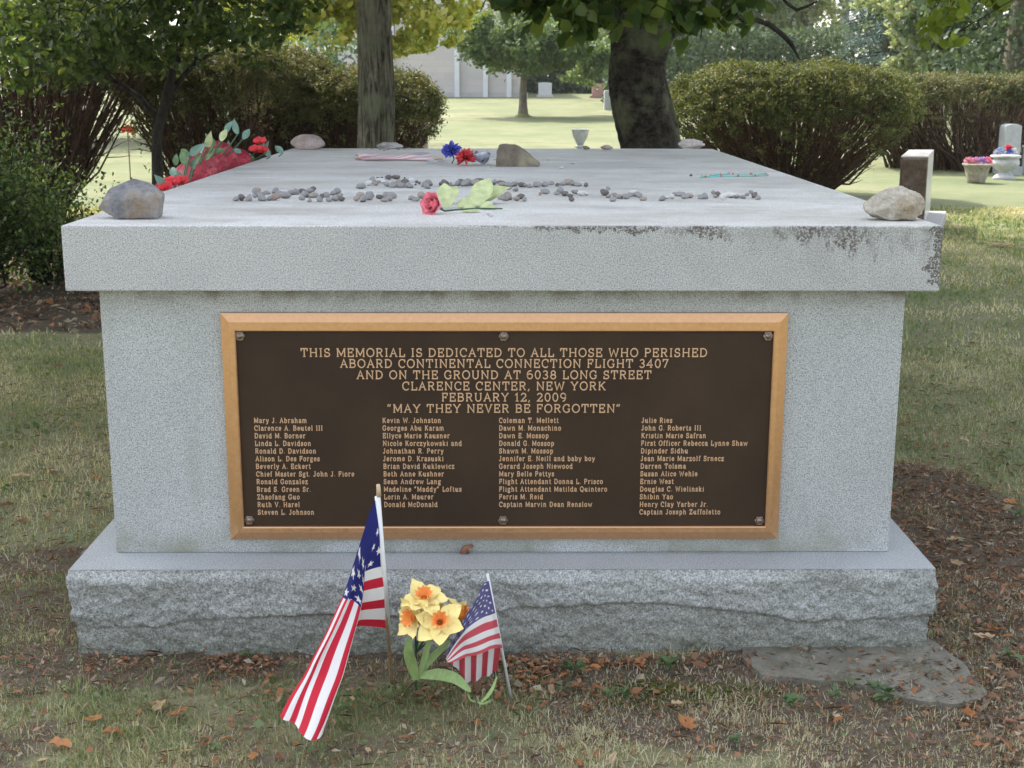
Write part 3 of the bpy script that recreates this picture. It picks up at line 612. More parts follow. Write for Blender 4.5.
# faded flag lying flat, seen edge-on
pa,pb=G(358,160.5,T),G(430,160.5,T)
def flagcol(u,v,folded=False):
    """u along the fly, v down the hoist"""
    red=np.array([.55,.02,.045]); white=np.array([.78,.77,.76]); blue=np.array([.022,.026,.16])
    s=v*13; k=np.floor(s).astype(int); c=np.where((k%2==0)[...,None],red,white)
    can=(u<.4)&(v<7/13)
    c=np.where(can[...,None],blue,c)
    # fifty stars
    star=np.zeros(u.shape,bool); asp=1.5
    if folded:      # the canton hangs in folds, so only every other star shows, drawn out along the fall of the cloth
        L_=[(.045,.24,170,131),(.040,.40,170,131),(.095,.33,170,131),(.095,.47,170,131)]+[(.19+.062*iu+.03*(iv%2),cv,262,44) for iv,cv in enumerate((.09,.26,.44)) for iu in range(4) if iu>0 or iv!=0]
        for cu,cv,mu,mv in L_:
            x=(u-cu)*mu; y=-(v-cv)*mv; th=np.arctan2(x,y); rr=np.hypot(x,y); A=np.abs((th+math.pi/5)%(2*math.pi/5)-math.pi/5); R0=4.3; ri=R0*.42; aa=math.pi/5
            star|=rr<R0*ri*np.sin(aa)/np.maximum(R0*np.sin(A)+ri*np.sin(aa-A),1e-9)
    for r in range(0 if folded else 9):
        nc=6 if r%2==0 else 5
        for q in range(nc):
            cu=(.4/12)*(1+2*q+(r%2)); cv=(7/13)*(r+1)/10
            x=(u-cu)*asp; y=-(v-cv); th=np.arctan2(x,y); rr=np.hypot(x,y); R0=.0205
            m_=(th+math.pi/5)%(2*math.pi/5)-math.pi/5
            # edge of a five-pointed star
            ri=R0*.40; aa=math.pi/5; A=np.abs(m_)
            den=R0*np.sin(A)+ri*np.sin(aa-A); rad_=R0*ri*np.sin(aa)/np.maximum(den,1e-9)
            star|=rr<rad_
    c=np.where((star&can)[...,None],white,c)
    return np.concatenate([c,np.ones(u.shape+(1,))],-1)
def flagmat(name,fade=0,trans=.3):
    m=M(name); c=m.attr('Col','Color')
    if fade: c=m.mix(fade,c,(.80,.70,.72))
    wv=m.noise(900,2); c=m.mix(.15,c,m.mix(1.0,c,m.ramp(wv,[(.3,.7),(.7,1.2)]),'MULTIPLY'))
    m.set(c,.75,0,.25); t=m.n('ShaderNodeBsdfTranslucent'); m.l(c,t.inputs[0]); mx=m.n('ShaderNodeMixShader'); mx.inputs[0].default_value=trans
    m.l(m.b.outputs[0],mx.inputs[1]); m.l(t.outputs[0],mx.inputs[2]); m.l(mx.outputs[0],m.out.inputs[0]); return m.m
def cloth(name,Pf,nu,nv,mat,parent,folded=False,us_=1.0):
    u=np.linspace(0,1,nu); v=np.linspace(0,1,nv); U,VV=np.meshgrid(u,v); P=Pf(U,VV); idx=np.arange(nu*nv).reshape(nv,nu)
    f=np.stack([idx[:-1,:-1],idx[:-1,1:],idx[1:,1:],idx[1:,:-1]],-1).reshape(-1,4)
    return mesh_arr(name,P.reshape(-1,3),f,mat,parent,None,True,{'Col':flagcol(U*us_,VV,folded).reshape(-1,4)})
ff=thing('small_flag','faded pink and white striped flag rolled flat near the back of the slab','flag',(pa[0],pa[1],T))
def Pf(U,VV):
    lenx=pb[0]-pa[0]; a=(VV)*math.pi*1.0
    # cloth folded over its stick: a low flattened roll with slanting folds
    x=pa[0]+lenx*(1-U*.98)+.06*(VV-.5); r=.030+.012*np.sin(U*9)*np.sin(VV*3)
    y=pa[1]+.05+.11*np.cos(a+U*1.5)*(.6+.4*np.sin(U*4+1)**2); z=T+.004+np.abs(np.sin(a+U*.7))*r*(.5+.5*np.sin(U*6+VV*4)**2)
    return np.stack([x,y,z],-1)
cloth('cloth',Pf,200,100,flagmat('faded_flag_cloth',.55),ff)
MB().tube([pa+np.array([-.02,.06,.005]),pb+np.array([.06,.06,.005])],.004,8).build('stick',plain('flag_stick',(.45,.33,.2)),ff,smooth=True)
# white/silver ribbon scraps right of the flag
for i,(sx,sy) in enumerate([(428,164),(438,163.5),(447,163),(433,162)]):
    p=G(sx,sy,T); v,f=blade(p+np.array([0,0,.004]),(rng.uniform(-1,1),.4,.15),(0,0,1),.06,.03,.5,6,'leaf',.1); v=np.array(v); v[:,2]=np.maximum(v[:,2],T+.002)
    tag(MB().add(v,f).build('paper_scrap',M_sil,None,p,smooth=True),'curled silvery scrap lying between the rolled flag and the blue flower','scrap','silvery scraps beside the rolled flag')
# turquoise bead necklace
pn=[G(x,y,T) for x,y in ((700,178),(712,177.5),(730,177),(750,176.8),(768,176.3),(766,174.6),(745,174.8),(728,174.6),(712,176),(702,177.3))]
beads=thing('bead_necklace','string of turquoise and red beads lying on the right of the slab','necklace',(pn[3][0],pn[3][1],T))
pth=np.array(pn+[pn[0]]); seg=np.r_[0,np.cumsum(np.linalg.norm(np.diff(pth,axis=0),axis=1))]
s=np.arange(0,seg[-1],.0068); X=np.interp(s,seg,pth[:,0]); Y=np.interp(s,seg,pth[:,1])
bm=bmesh.new(); bmesh.ops.create_icosphere(bm,subdivisions=1,radius=1); bv=np.array([q.co[:] for q in bm.verts]); bf=[[q.index for q in p.verts] for p in bm.faces]; bm.free()
mt_=MB(); mr_=MB()
for i,(a,c) in enumerate(zip(X,Y)):
    if i%11 in(4,): mr_.add(bv*.0048+np.array([a,c,T+.0045]),bf)
    elif i%11!=5 or True: mt_.add(bv*.0035+np.array([a,c,T+.0035]),bf)
oo=mt_.build('bead_strand',plain('turquoise_bead',(.16,.50,.46),.3),beads,smooth=True)
oo=mr_.build('accent_bead',plain('red_bead',(.6,.09,.06),.3),beads,smooth=True)
# ------------------------------------------- wreath on the left side of the slab
wc=np.array([-h-.125,2.55,.69]); wr=thing('wreath','red ribbon wreath with green leaves and red blooms standing left of the slab','wreath',(wc[0],wc[1],0))
mr=M('red_foil_ribbon'); nz=mr.noise(26,4,.6,mr.co((1,1,1)),.6)
mr.set(mr.mix(nz,(.40,.02,.04),(.62,.07,.11)),.38,0,.5); mr.bump(mr.noise(1,4,.6,mr.co((40,9,30)),1.5),1.0,.05); M_foil=mr.m
A_,B_=1.15,.60; th=np.linspace(0,2*math.pi,140); ring=np.stack([wc[0]+.02*np.sin(7*th),wc[1]+(A_-.09)*np.cos(th),wc[2]+(B_-.09)*np.sin(th)],-1)
rr=.080+.012*np.sin(th*23)+.008*np.sin(th*41+1)
mb=MB().tube(ring,rr,28,False); v=np.concatenate(mb.v); c_=np.repeat(ring,28,0); nz=fbm(v*9,3)-.5; v=c_+(v-c_)*(1+.35*nz+.09*np.sin(v[:,1]*34+np.arctan2(v[:,2]-wc[2],v[:,0]-wc[0])*6)+.05*np.sin(v[:,1]*83+v[:,2]*40))[:,None]
mesh_arr('ribbon_band',v,mb.f,M_foil,wr,None,True)
for sgn in (-1,1): MB().tube([(wc[0]-.02,wc[1]+sgn*.5,0),(wc[0]-.03,wc[1]+sgn*.12,1.22)],.008,8).build('stand_leg',plain('wire_stand',(.06,.10,.06),.5),wr,smooth=True)
MB().tube([(wc[0]-.05,wc[1]+.1,0),(wc[0]-.03,wc[1],1.2)],.008,8).build('stand_leg',plain('wire_stand2',(.06,.10,.06),.5),wr,smooth=True)
def topz(y): return wc[2]+B_*math.sqrt(max(0,1-((y-wc[1])/A_)**2))
for (px,py,kind) in [(165,182,1),(176,170,1),(183,176,1),(190,150,1),(196,158,0),(192,163,1),(207,142,2),(214,141,0),(221,136,2),(226,128,1),(238,129,1),(243,134,1),(263,142,1),(266,148,1),(270,152,1),(283,148,1),(176,180,0),(200,148,1),(186,160,0)]:
    Yq=1.45+(px-165)/120*1.85; c=V(px,py+5,Yq)
    d=np.array([rng.uniform(-.5,.4),rng.uniform(-.8,.6),rng.uniform(.2,.9)])
    v,f=blade(c,d,(rng.normal()*.3,-1,.5),.064*(1+.2*rng.random()),.034,.6,8,'leaf',.15)
    MB().add(v,f).build('leaf',[MG_art,MG_blue,MG_pale][kind],wr,smooth=True)
    MB().tube([c,c+(np.array([wc[0],Yq,min(c[2]-.06,topz(Yq)-.1)])-c)*1.0],.003,5).build('stem',MG_stem,wr)
M_pr=plain('red_fabric_petal',(.60,.035,.045),.55,0,.3,60)
for j in range(22):
    a=rng.uniform(.30,.70)*math.pi; c=np.array([wc[0]+rng.uniform(-.10,.08),wc[1]+A_*.92*math.cos(a),wc[2]+B_*.98*math.sin(a)+rng.uniform(-.02,.015)]); v,f=blade(c,(rng.normal()*.6,rng.normal()*.8,rng.uniform(.0,.7)),(0,-1,.6),.055,.028,.7,8,'leaf',.15)
    if abs(a-math.pi/2)>.17: MB().add(v,f).build('leaf',[MG_art,MG_blue,MG_art][j%3],wr,smooth=True)
for (px,py) in [(260,143),(256,151),(262,152),(172,184),(181,183),(164,189)]:
    Yq=1.45+(px-165)/120*1.85; c=V(px,py,Yq); mb=MB()
    for j in range(11):
        a=j*2.4; d=np.array([math.cos(a),math.sin(a)*.7-.4,.5+.3*math.sin(a)]); v,f=blade(c,d,(0,-1,.6),.036,.025,.5,5,'petal',.2); mb.add(v,f)
    mb.build('bloom',M_pr,wr,smooth=True)
# ================================================================ flags and daffodils in front
def on_ground(px,py): return G(px,py,0.0)
def interp_patch(rows,us,vs):
    """control points: rows[v][u] world positions on a common u grid; smooth (Catmull-Rom) interpolation"""
    Cn=np.array(rows,float); us=np.array(us); vs=np.array(vs)
    def cr(t,ts,A):     # A (...,len(ts),3) along axis -2
        i=np.clip(np.searchsorted(ts,t,side='right')-1,0,len(ts)-2); k=(t-ts[i])/(ts[i+1]-ts[i])
        return i,k
    def f(U,VV):
        iu,ku=cr(U,us,None); iv,kv=cr(VV,vs,None); nu=len(us);nv=len(vs)
        def row(j):
            p0=Cn[j,np.clip(iu-1,0,nu-1)];p1=Cn[j,iu];p2=Cn[j,iu+1];p3=Cn[j,np.clip(iu+2,0,nu-1)]; k=ku[...,None]
            m1=(p2-p0)*.5*.7; m2=(p3-p1)*.5*.7
            return (2*k**3-3*k**2+1)*p1+(k**3-2*k**2+k)*m1+(-2*k**3+3*k**2)*p2+(k**3-k**2)*m2
        q0=row(np.clip(iv-1,0,nv-1));q1=row(iv);q2=row(iv+1);q3=row(np.clip(iv+2,0,nv-1)); k=kv[...,None]
        m1=(q2-q0)*.5*.7;m2=(q3-q1)*.5*.7
        return (2*k**3-3*k**2+1)*q1+(k**3-2*k**2+k)*m1+(-2*k**3+3*k**2)*q2+(k**3-k**2)*m2
    return f
g0=on_ground(392,682); top=V(378.5,489,-.40)
sY=lambda py: -.40+(g0[1]+.40)*(py-489)/(682-489.)
fl=thing('stick_flag','larger american flag on a wooden stick, its cloth drooping left to the ground','flag',(g0[0],g0[1],0))
st_=MB().tube([g0+np.array([0,0,-.04]),g0*.35+top*.65,top],[.0048,.0046,.0044],12).build('staff',plain('wooden_stick',(.36,.25,.15),.6,0,.2,60),fl,smooth=True)
MB().tube([top+(top-g0)/np.linalg.norm(top-g0)*-.02,top+(top-g0)/np.linalg.norm(top-g0)*.012],[.0062,.0050],10).build('finial',plain('finial_wood',(.50,.38,.24),.5),fl,smooth=True)
yb=-.11
a_=V(377.5,497,sY(497)-.003)
# white sleeve of cloth along the staff
hb=V(388.5,630,sY(630)-.003)
MB().tube([a_,hb],[.0072,.0072],10).build('sleeve',plain('white_cloth_sleeve',(.72,.72,.73),.8,0,.05),fl,smooth=True)
us=[0,.13,.22,.4,.7,1.0]; vs=[0,.27,.54,.62,.8,1.0]
def P_(l): return [V(x,y,Y) for x,y,Y in l]
def Q_(l): return [V(x,y,(sY(y)-o) if o<.2 else -o) for x,y,o in l]
rows_=[Q_([(377,497,.008),(369,514,.02),(361,540,.035),(342,598,.06),(312,660,.53),(281,712,.625)]),
       Q_([(380,531,.008),(372,545,.03),(363,565,.045),(349,600,.075),(318,668,.56),(296,728,.68)]),
       Q_([(384,566,.008),(365,572,.03),(364,585,.04),(361,607,.06),(342,676,.55),(316,743,.735)]),
       Q_([(385.3,577,.008),(363,583,.028),(361,594,.035),(357,616,.045),(340,672,.52),(322,736,.70)]),
       Q_([(387,602,.008),(362,606,.026),(358,612,.028),(350,628,.03),(330,680,.50),(312,728,.66)]),
       Q_([(389,629,.008),(361,626,.022),(356,628,.022),(347,640,.02),(322,690,.49),(304,722,.63)])]
base_f=interp_patch(rows_,us,vs)
def Pf1(U,VV):
    p=base_f(U,VV); am=np.clip((U-.08)*1.3,0,1); 
    p=p+np.stack([0*U,(.016*np.sin(VV*17+U*4)+.006*np.sin(U*16+VV*9))*am+.005*np.sin(VV*14+1)*np.clip(1-U*6,0,1)*np.clip(U*20,0,1),.002*np.sin(U*30+VV*6)*am],-1)
    p[...,2]=np.maximum(p[...,2],.006+.004*np.sin(U*40)**2)
    return p
cloth('cloth',Pf1,330,330,flagmat('flag_cloth',0),fl,True)
# small flag
g1=on_ground(512.5,695); top1=V(487.5,574,-.41)
f2=thing('stick_flag','smaller american flag on a white plastic stick right of the daffodils','flag',(g1[0],g1[1],0))
MB().tube([g1+np.array([0,0,-.03]),top1],.0036,10).build('staff',plain('white_plastic_stick',(.62,.63,.66),.4,0,.05),f2,smooth=True)
def stf(t,dy=0,dx=0):
    q=top1+(g1-top1)*t; return q+np.array([dx,dy,0])
us=[0,.12,.3,.6,1.0]; vs=[0,.27,.54,.77,1.0]
rows_=[[stf(.05,-.004)]+P_([(483,584,-0.430),(477,597,-0.440),(463,621,-0.460),(447,652,-0.480)]),
       [stf(.17,-.004)]+P_([(487,597,-0.430),(482,602,-0.440),(466,626,-0.463),(446,656,-0.485)]),
       [stf(.31,-.004)]+P_([(492,614,-0.445),(485,617,-0.455),(466,629,-0.477),(446,658,-0.500)]),
       [stf(.47,-.004)]+P_([(495,634,-0.455),(486,638,-0.470),(466,645,-0.485),(447,660,-0.505)]),
       [stf(.60,-.004)]+P_([(496,648,-0.460),(487,651,-0.475),(468,657,-0.490),(448,663,-0.507)])]
bf2=interp_patch(rows_,us,vs)
def Pf2(U,VV):
    p=bf2(U,VV); p=p+np.stack([0*U,.004*np.sin(U*14+VV*5)*np.clip(U*4,0,1),0*U],-1); return p
# the lower part of the cloth turns under and hangs, so its stripes run upright
cloth('cloth',Pf2,240,200,flagmat('small_flag_cloth',.10),f2,False,.385)
q=[P_([(501,650,-0.450),(496,652,-0.455)]),]
def Pf3(U,VV):     # hanging lower fold: U runs across the bottom, VV downwards
    tl=np.array(V(500.5,648,-0.447)); tr=np.array(V(446,657,-0.497)); bl=np.array(V(497.5,672,-0.430)); br=np.array(V(468,684,-0.470))
    e1=tl*(1-U[...,None])+tr*U[...,None]; 
    low=np.where(U[...,None]<.6,bl*(1-U[...,None]/.6)+br*(U[...,None]/.6),br*(1-(U[...,None]-.6)/.4)+tr*((U[...,None]-.6)/.4))
    p=e1*(1-VV[...,None])+low*VV[...,None]; p[...,1]+=.008*np.sin(U*26)*VV+.012*VV*(1-VV); p[...,1]+=.004; p[...,2]=np.maximum(p[...,2],.004); return p
U,VV=np.meshgrid(np.linspace(0,1,130),np.linspace(0,1,24)); P=Pf3(U,VV); idx=np.arange(130*24).reshape(24,130)
kq=np.floor(U*9.2).astype(int); cc=np.where((kq%2==0)[...,None],np.array([.42,.02,.04]),np.array([.62,.60,.60])); cc=np.concatenate([cc,np.ones(U.shape+(1,))],-1)
mesh_arr('hanging_fold',P.reshape(-1,3),np.stack([idx[:-1,:-1],idx[:-1,1:],idx[1:,1:],idx[1:,:-1]],-1).reshape(-1,4),flagmat('small_flag_fold',.05),f2,None,True,{'Col':cc.reshape(-1,4)})
# daffodils
gd=on_ground(416,690); df=thing('daffodil_bunch','bunch of yellow artificial daffodils with orange trumpets and green leaves','flowers',(gd[0],gd[1],0))
mp=M('daffodil_petal'); nz=mp.noise(70,3); mp.set(mp.mix(nz,(.78,.60,.17),(.85,.75,.36)),.6,0,.3); M_dp=mp.m
mp=M('daffodil_trumpet'); nz=mp.noise(120,3); mp.set(mp.mix(nz,(.80,.22,.05),(.86,.42,.12)),.55,0,.3); M_dt=mp.m
neck=gd+np.array([.0,.01,.10])
kd=px2m(430,650,0)
for (cx,cy,Y,dirv,r,rot,open_) in [(424,598,-0.430,(.05,-0.450,.93),.060,.3,1),(440,622,-0.480,(.02,-.75,.66),.066,.9,1),(413,618,-0.450,(-.65,-0.650,.25),.060,.2,1),(460,616,-0.400,(.85,-.2,.45),.055,.5,1)]:
    c=V(cx,cy,Y); d=np.array(dirv,float); d/=np.linalg.norm(d); a1=np.cross(d,[0.2,.1,1]); a1/=np.linalg.norm(a1); a2=np.cross(d,a1)
    bl=MB()
    for j in range(6):
        a=rot+2*math.pi*j/6; rdv=a1*math.cos(a)+a2*math.sin(a); back=.004*(j%2)
        v,f=blade(c-d*(.006+back)+rdv*.004,rdv+d*(.35 if j%2 else .12)+rng.normal(size=3)*.10,d,r*rng.uniform(.9,1.05),r*.74,rng.uniform(-.5,.9),10,'daff',.16)
        v=np.array(v); v+=d*(.003*np.sin(np.arange(len(v))*1.7))[:,None]; bl.add(v,f)
    ob=bl.build('bloom',M_dp,df,smooth=True)
    # trumpet: frilled cup
    n=44; v=[];f=[]; prof=[(.005,0),(.009,.006),(.012,.013),(.014,.020),(.019,.026)]
    for i,(rr_,zz) in enumerate(prof):
        for j in range(n):
            a=2*math.pi*j/n; fr=1+(.16*math.sin(a*9)+.08*math.sin(a*17+1))*(i/4)**2; q=c+d*(zz+.004*math.sin(a*11)*(i/4)**2-.004)+(a1*math.cos(a)+a2*math.sin(a))*rr_*fr*1.12; v.append(q)
    for i in range(len(prof)-1):
        for j in range(n): k=(j+1)%n; f.append((i*n+j,i*n+k,(i+1)*n+k,(i+1)*n+j))
    f.append(tuple(range(n)))
    MB().add(v,f).build('trumpet',M_dt,ob,smooth=True)
    mid=(c+neck)/2+np.array([0,.03,.0]); MB().tube([gd+np.array([0,0,-.02]),neck,mid,c-d*.03,c-d*.004],[.0035,.003,.0028,.003,.005],8).build('stem',plain('daffodil_stem',(.05,.12,.05),.5),ob,smooth=True)
M_dl=M('daffodil_leaf'); nz=M_dl.noise(1,3,.5,M_dl.co((120,120,14))); M_dl.set(M_dl.mix(nz,(.13,.22,.07),(.30,.38,.15)),.55,0,.3); M_dl=M_dl.m
def along(name,pix,width,mat,parent):
    P=np.array([V(x,y,Y) for x,y,Y in pix]); s=np.linspace(0,1,len(P)); t=np.linspace(0,1,18)
    C_=np.stack([np.interp(t,s,P[:,i]) for i in range(3)],-1)
    for _ in range(3): C_[1:-1]=(C_[:-2]+2*C_[1:-1]+C_[2:])/4
    tg=np.gradient(C_,axis=0); tg/=np.linalg.norm(tg,axis=1)[:,None]; vw=np.array([0,-.8,.6]); s_dir=np.cross(tg,vw); s_dir/=np.linalg.norm(s_dir,axis=1)[:,None]; nn=np.cross(s_dir,tg)
    v=[];f=[]
    for i in range(18):
        ww=width/2*(math.sin(math.pi*min(1,t[i]*.86+.10))**.7 if t[i]<.99 else .1)
        for k in (-1,-.5,0,.5,1): v.append(C_[i]+s_dir[i]*ww*k+nn[i]*abs(k)*ww*.25)
    for i in range(17):
        for j in range(4): f.append((i*5+j,i*5+j+1,(i+1)*5+j+1,(i+1)*5+j))
    return MB().add(v,f).build(name,mat,parent,smooth=True)
along('leaf',[(416,680,-0.470),(412,665,-0.480),(408,652,-0.500),(410,637,-0.510)],.028,M_dl,df)
along('leaf',[(420,676,-0.460),(438,674,-0.48),(456,678,-0.50),(471,692,-0.515)],.030,M_dl,df)
along('leaf',[(419,676,-0.450),(428,662,-0.440),(440,650,-0.430),(450,640,-0.430)],.020,M_dl,df)
along('leaf',[(418,680,-0.460),(424,660,-0.460),(428,645,-0.460),(431,632,-0.460)],.016,M_dl,df)
# green blade weed beside the small flag
gw=on_ground(478,700); wd_=thing('weed','long bladed green weed between the daffodil leaf and the small flag','weed',(gw[0],gw[1],0))
along('leaf',[(481,702,-.56),(487,697,-.55),(493,688,-.53),(497,676,-.50)],.009,M_dl,wd_)
along('leaf',[(476,702,-.52),(470,700,-.5),(468,694,-.48),(467,692,-.5)],.006,M_dl,wd_)
along('leaf',[(477,702,-.53),(482,704,-.54),(488,702,-.53),(492,699,-.54)],.006,M_dl,wd_)
# ================================================================ ground
def gz(x,y):
    x=np.asarray(x,float); y=np.asarray(y,float)
    return .62*sstep(34,74,y)+.55*sstep(70,130,y)
def GT(px,py):
    d=ray(px,py); t=np.linspace(3,400,40000); P=CP+d*t[:,None]; k=np.argmax(P[:,2]<gz(P[:,0],P[:,1])); return P[k]
def softbox(x,y,x0,x1,y0,y1,s): return sstep(x0-s,x0+s,x)*(1-sstep(x1-s,x1+s,x))*sstep(y0-s,y0+s,y)*(1-sstep(y1-s,y1+s,y))
mulch_px=[(-40,322),(60,318),(112,300),(130,290)]
def dirt(x,y):
    """0 turf .. 1 bare soil"""
    n=n2(x,y,5,2.3)-.5; nb=n2(x+9,y+4,4,.9)-.5
    d=np.zeros_like(n)
    d=np.maximum(d,.95*softbox(x+.4*n,y+.35*n,-1.55,1.6,-.30,-.02,.10))              # worn strip before the base
    d=np.maximum(d,.75*softbox(x+.5*n,y+.5*n,-1.72,-1.2,-.5,.9,.10))
    d=np.maximum(d,.80*softbox(x+.5*n,y+.5*n,.15,1.55,-.56,-.1,.10))
    d=np.maximum(d,.95*softbox(x+.5*n,y+.7*n,1.2,1.95,-.2,1.9,.16))                # shaded bare ground on the right
    d=np.maximum(d,.92*softbox(x+.6*n,y+.6*n,.75,1.9,-1.05,-.3,.12))
    d=np.maximum(d,.7*softbox(x+.6*n,y+.6*n,-1.7,-1.0,-.9,-.4,.1))
    d=np.maximum(d,(.30+.9*np.clip(n2(x+3,y+1,4,3.5)-.45,0,.4))*softbox(x+.3*n,y+.3*n,-1.3,2.2,-1.3,-.2,.2))
    # mulch bed under the shrubs at the left
    bx=-2.2-.38*(y-4.6)*0
    m=sstep(4.75,4.95,y+.25*n)*(1-sstep(10.8,11.4,y+.5*n))*(1-sstep(-2.2,-1.7,x+.4*n+.0*y))
    d=np.maximum(d,m*1.0)
    d=np.maximum(d,np.clip((nb-.17)*4,0,.55)*(y<14))
    return np.clip(d,0,1)
def axis(segs):
    a=[];
    for x0,x1,st in segs: a.append(np.arange(x0,x1,st))
    return np.concatenate(a+[np.array([segs[-1][1]])])
gx=axis([(-600,-60,60),(-60,-14,4),(-14,-5,.5),(-5,-2.6,.12),(-2.6,2.9,.028),(2.9,6,.12),(6,16,.5),(16,60,4),(60,600,60)])
gy=axis([(-40,-4,3),(-4,-1.6,.2),(-1.6,1.2,.028),(1.2,6,.08),(6,14,.25),(14,40,1),(40,140,3),(140,900,60)])
X,Y=np.meshgrid(gx,gy); D=dirt(X,Y)
near=np.exp(-np.maximum(0,np.hypot(X,Y)-2.5)/3)
Z=gz(X,Y)+near*(.022*(n2(X,Y,4,6)-.5)+.018*(n2(X+5,Y,3,22)-.5)*(.4+D))-.012*near
MUL=sstep(4.7,4.95,Y)*(1-sstep(-2.2,-1.7,X))
idx=np.arange(X.size).reshape(X.shape)
gm=M('ground_turf')
dd=gm.attr('dirt'); c1=gm.noise(1.1,6,.6); c2=gm.noise(55,5,.7); c3=gm.noise(9,5,.65); c4=gm.noise(.18,4,.5)
turf=gm.mix(gm.ramp(c2,[(.33,0.),(.68,1.)]),(.12,.14,.07),(.30,.28,.18))
turf=gm.mix(gm.ramp(c3,[(.38,0.),(.65,.75)]),turf,(.27,.235,.15))
turf=gm.mix(gm.ramp(c1,[(.35,0.),(.65,.5)]),turf,(.115,.135,.045))
far=gm.mix(gm.ramp(c3,[(.3,0.),(.7,1.)]),(.135,.16,.082),(.225,.228,.135)); far=gm.mix(gm.ramp(gm.noise(2.6,6,.7),[(.38,0.),(.62,.6)]),far,(.27,.245,.145)); far=gm.mix(gm.ramp(gm.noise(.7,5,.65),[(.45,0.),(.62,.55)]),far,(.10,.125,.055)); far=gm.mix(gm.ramp(c4,[(.35,0.),(.65,.65)]),far,(.105,.135,.065))  # darker green patches put tree shade bands into the far lawn colour
Xp=gm.pos(); fz=gm.math('MULTIPLY_ADD',Xp[1],1/9.,-.45,clamp=True); turf=gm.mix(fz,turf,far)
soil=gm.mix(gm.ramp(c2,[(.3,0.),(.7,1.)]),(.055,.043,.033),(.175,.142,.11))
soil=gm.mix(gm.ramp(gm.noise(140,4,.7),[(.55,0.),(.7,.8)]),soil,(.19,.13,.09))
soil=gm.mix(gm.ramp(gm.noise(12,4),[(.5,0.),(.68,.7)]),soil,(.085,.078,.036))
dm=gm.math('MULTIPLY_ADD',gm.math('SUBTRACT',c2,.5),1.2,gm.math('MULTIPLY_ADD',gm.math('SUBTRACT',c3,.5),1.0,dd),clamp=True); dm=gm.ramp(dm,[(.35,0.),(.6,1.)])
gm.set(gm.mix(dm,turf,soil),.95,0,.15); gm.bump(gm.mix(.5,c2,gm.noise(140,4,.7)),.9,.012)
ground=mesh_arr('ground',np.stack([X,Y,Z],-1).reshape(-1,3),np.stack([idx[:-1,:-1],idx[:-1,1:],idx[1:,1:],idx[1:,:-1]],-1).reshape(-1,4),gm.m,None,(0,0,0),True,{'dirt':D.ravel()})
ground['kind']='structure'
def gzn(x,y):
    near=np.exp(-np.maximum(0,np.hypot(x,y)-2.5)/3)
    return gz(x,y)+near*(.022*(n2(x,y,4,6)-.5)+.018*(n2(x+5,y,3,22)-.5)*(.4+dirt(x,y)))-.012*near
def outside(x,y,m=0.0): return ~((np.abs(x)<s_+m)&(y>INS-OF-m)&(y<L))
# -------- grass blades
def blades(N,dmin,dmax,hm,wm,label,keep_dirt):
    t=rng.random(N); d=np.sqrt(dmin**2+t*(dmax**2-dmin**2)); ax=rng.uniform(-.52,.52,N)*1.02
    x=CP[0]+d*np.tan(ax)*1.05; y=CP[1]+d; k=outside(x,y,.0); dr=dirt(x,y); pn=n2(x+31,y,3,5.0)
    k&=rng.random(N)<np.clip(1.05-dr*1.25*(1-keep_dirt)+ (pn-.5)*3.0,keep_dirt,1)
    x,y,d,dr=x[k],y[k],d[k],dr[k]; n=len(x); z=gzn(x,y)-.003
    hh=hm*rng.gamma(5,.2,n)*(.35+.6*n2(x,y,3,3.1)+.75*n2(x+7,y+3,2,11))*(1-.4*dr); ww=wm*rng.uniform(.6,1.4,n)*np.maximum(1,d/5)
    a=rng.uniform(0,2*np.pi,n); lean=np.abs(rng.normal(.75,.55,n)); a2=rng.uniform(0,2*np.pi,n)
    dx,dy=np.cos(a),np.sin(a); sx,sy=np.cos(a2)*ww/2,np.sin(a2)*ww/2
    dz=hh*np.cos(np.minimum(lean,1.45)); dl=hh*np.sin(np.minimum(lean,1.45))
    v=np.zeros((n,5,3)); v[:,0]=np.stack([x-sx,y-sy,z],-1); v[:,1]=np.stack([x+sx,y+sy,z],-1)
    mx,my,mz=x+dx*dl*.38,y+dy*dl*.38,z+dz*.62
    v[:,2]=np.stack([mx+sx*.8,my+sy*.8,mz],-1); v[:,3]=np.stack([mx-sx*.8,my-sy*.8,mz],-1); v[:,4]=np.stack([x+dx*dl,y+dy*dl,z+dz+.002],-1)
    b_=np.arange(n)[:,None]*5; f=np.concatenate([b_+np.array([[0,1,2]]),b_+np.array([[0,2,3]]),b_+np.array([[3,2,4]])])
    pt=n2(x,y,4,1.6); r=np.clip(rng.random(n)*.75+ (pt-.5)*2.0+.07+.38*dr,0,1)
    return v.reshape(-1,3),f,np.repeat(r,5)
M_grass=leafmat('grass_blade',[(.12,.18,.065),(.18,.235,.10),(.26,.29,.155),(.38,.36,.23),(.50,.45,.32),(.60,.54,.41)],.3,.6)
vs_,fs_,rs_=[],[],[]; nn=0
for a in ((330000,2.0,4.2,.021,.0026,0,.22),(260000,4.2,8,.022,.0032,0,.06),(230000,8,17,.026,.0052,0,.03)):
    v,f,r=blades(*a); vs_.append(v); fs_.append(f+nn); rs_.append(r); nn+=len(v)
o=mesh_arr('grass',np.concatenate(vs_),np.concatenate(fs_),M_grass,None,(0,0,0),False,{'rnd':np.concatenate(rs_)}); tag(o,'short patchy grass, green mixed with dry straw blades, growing round the memorial','grass',kind='stuff')
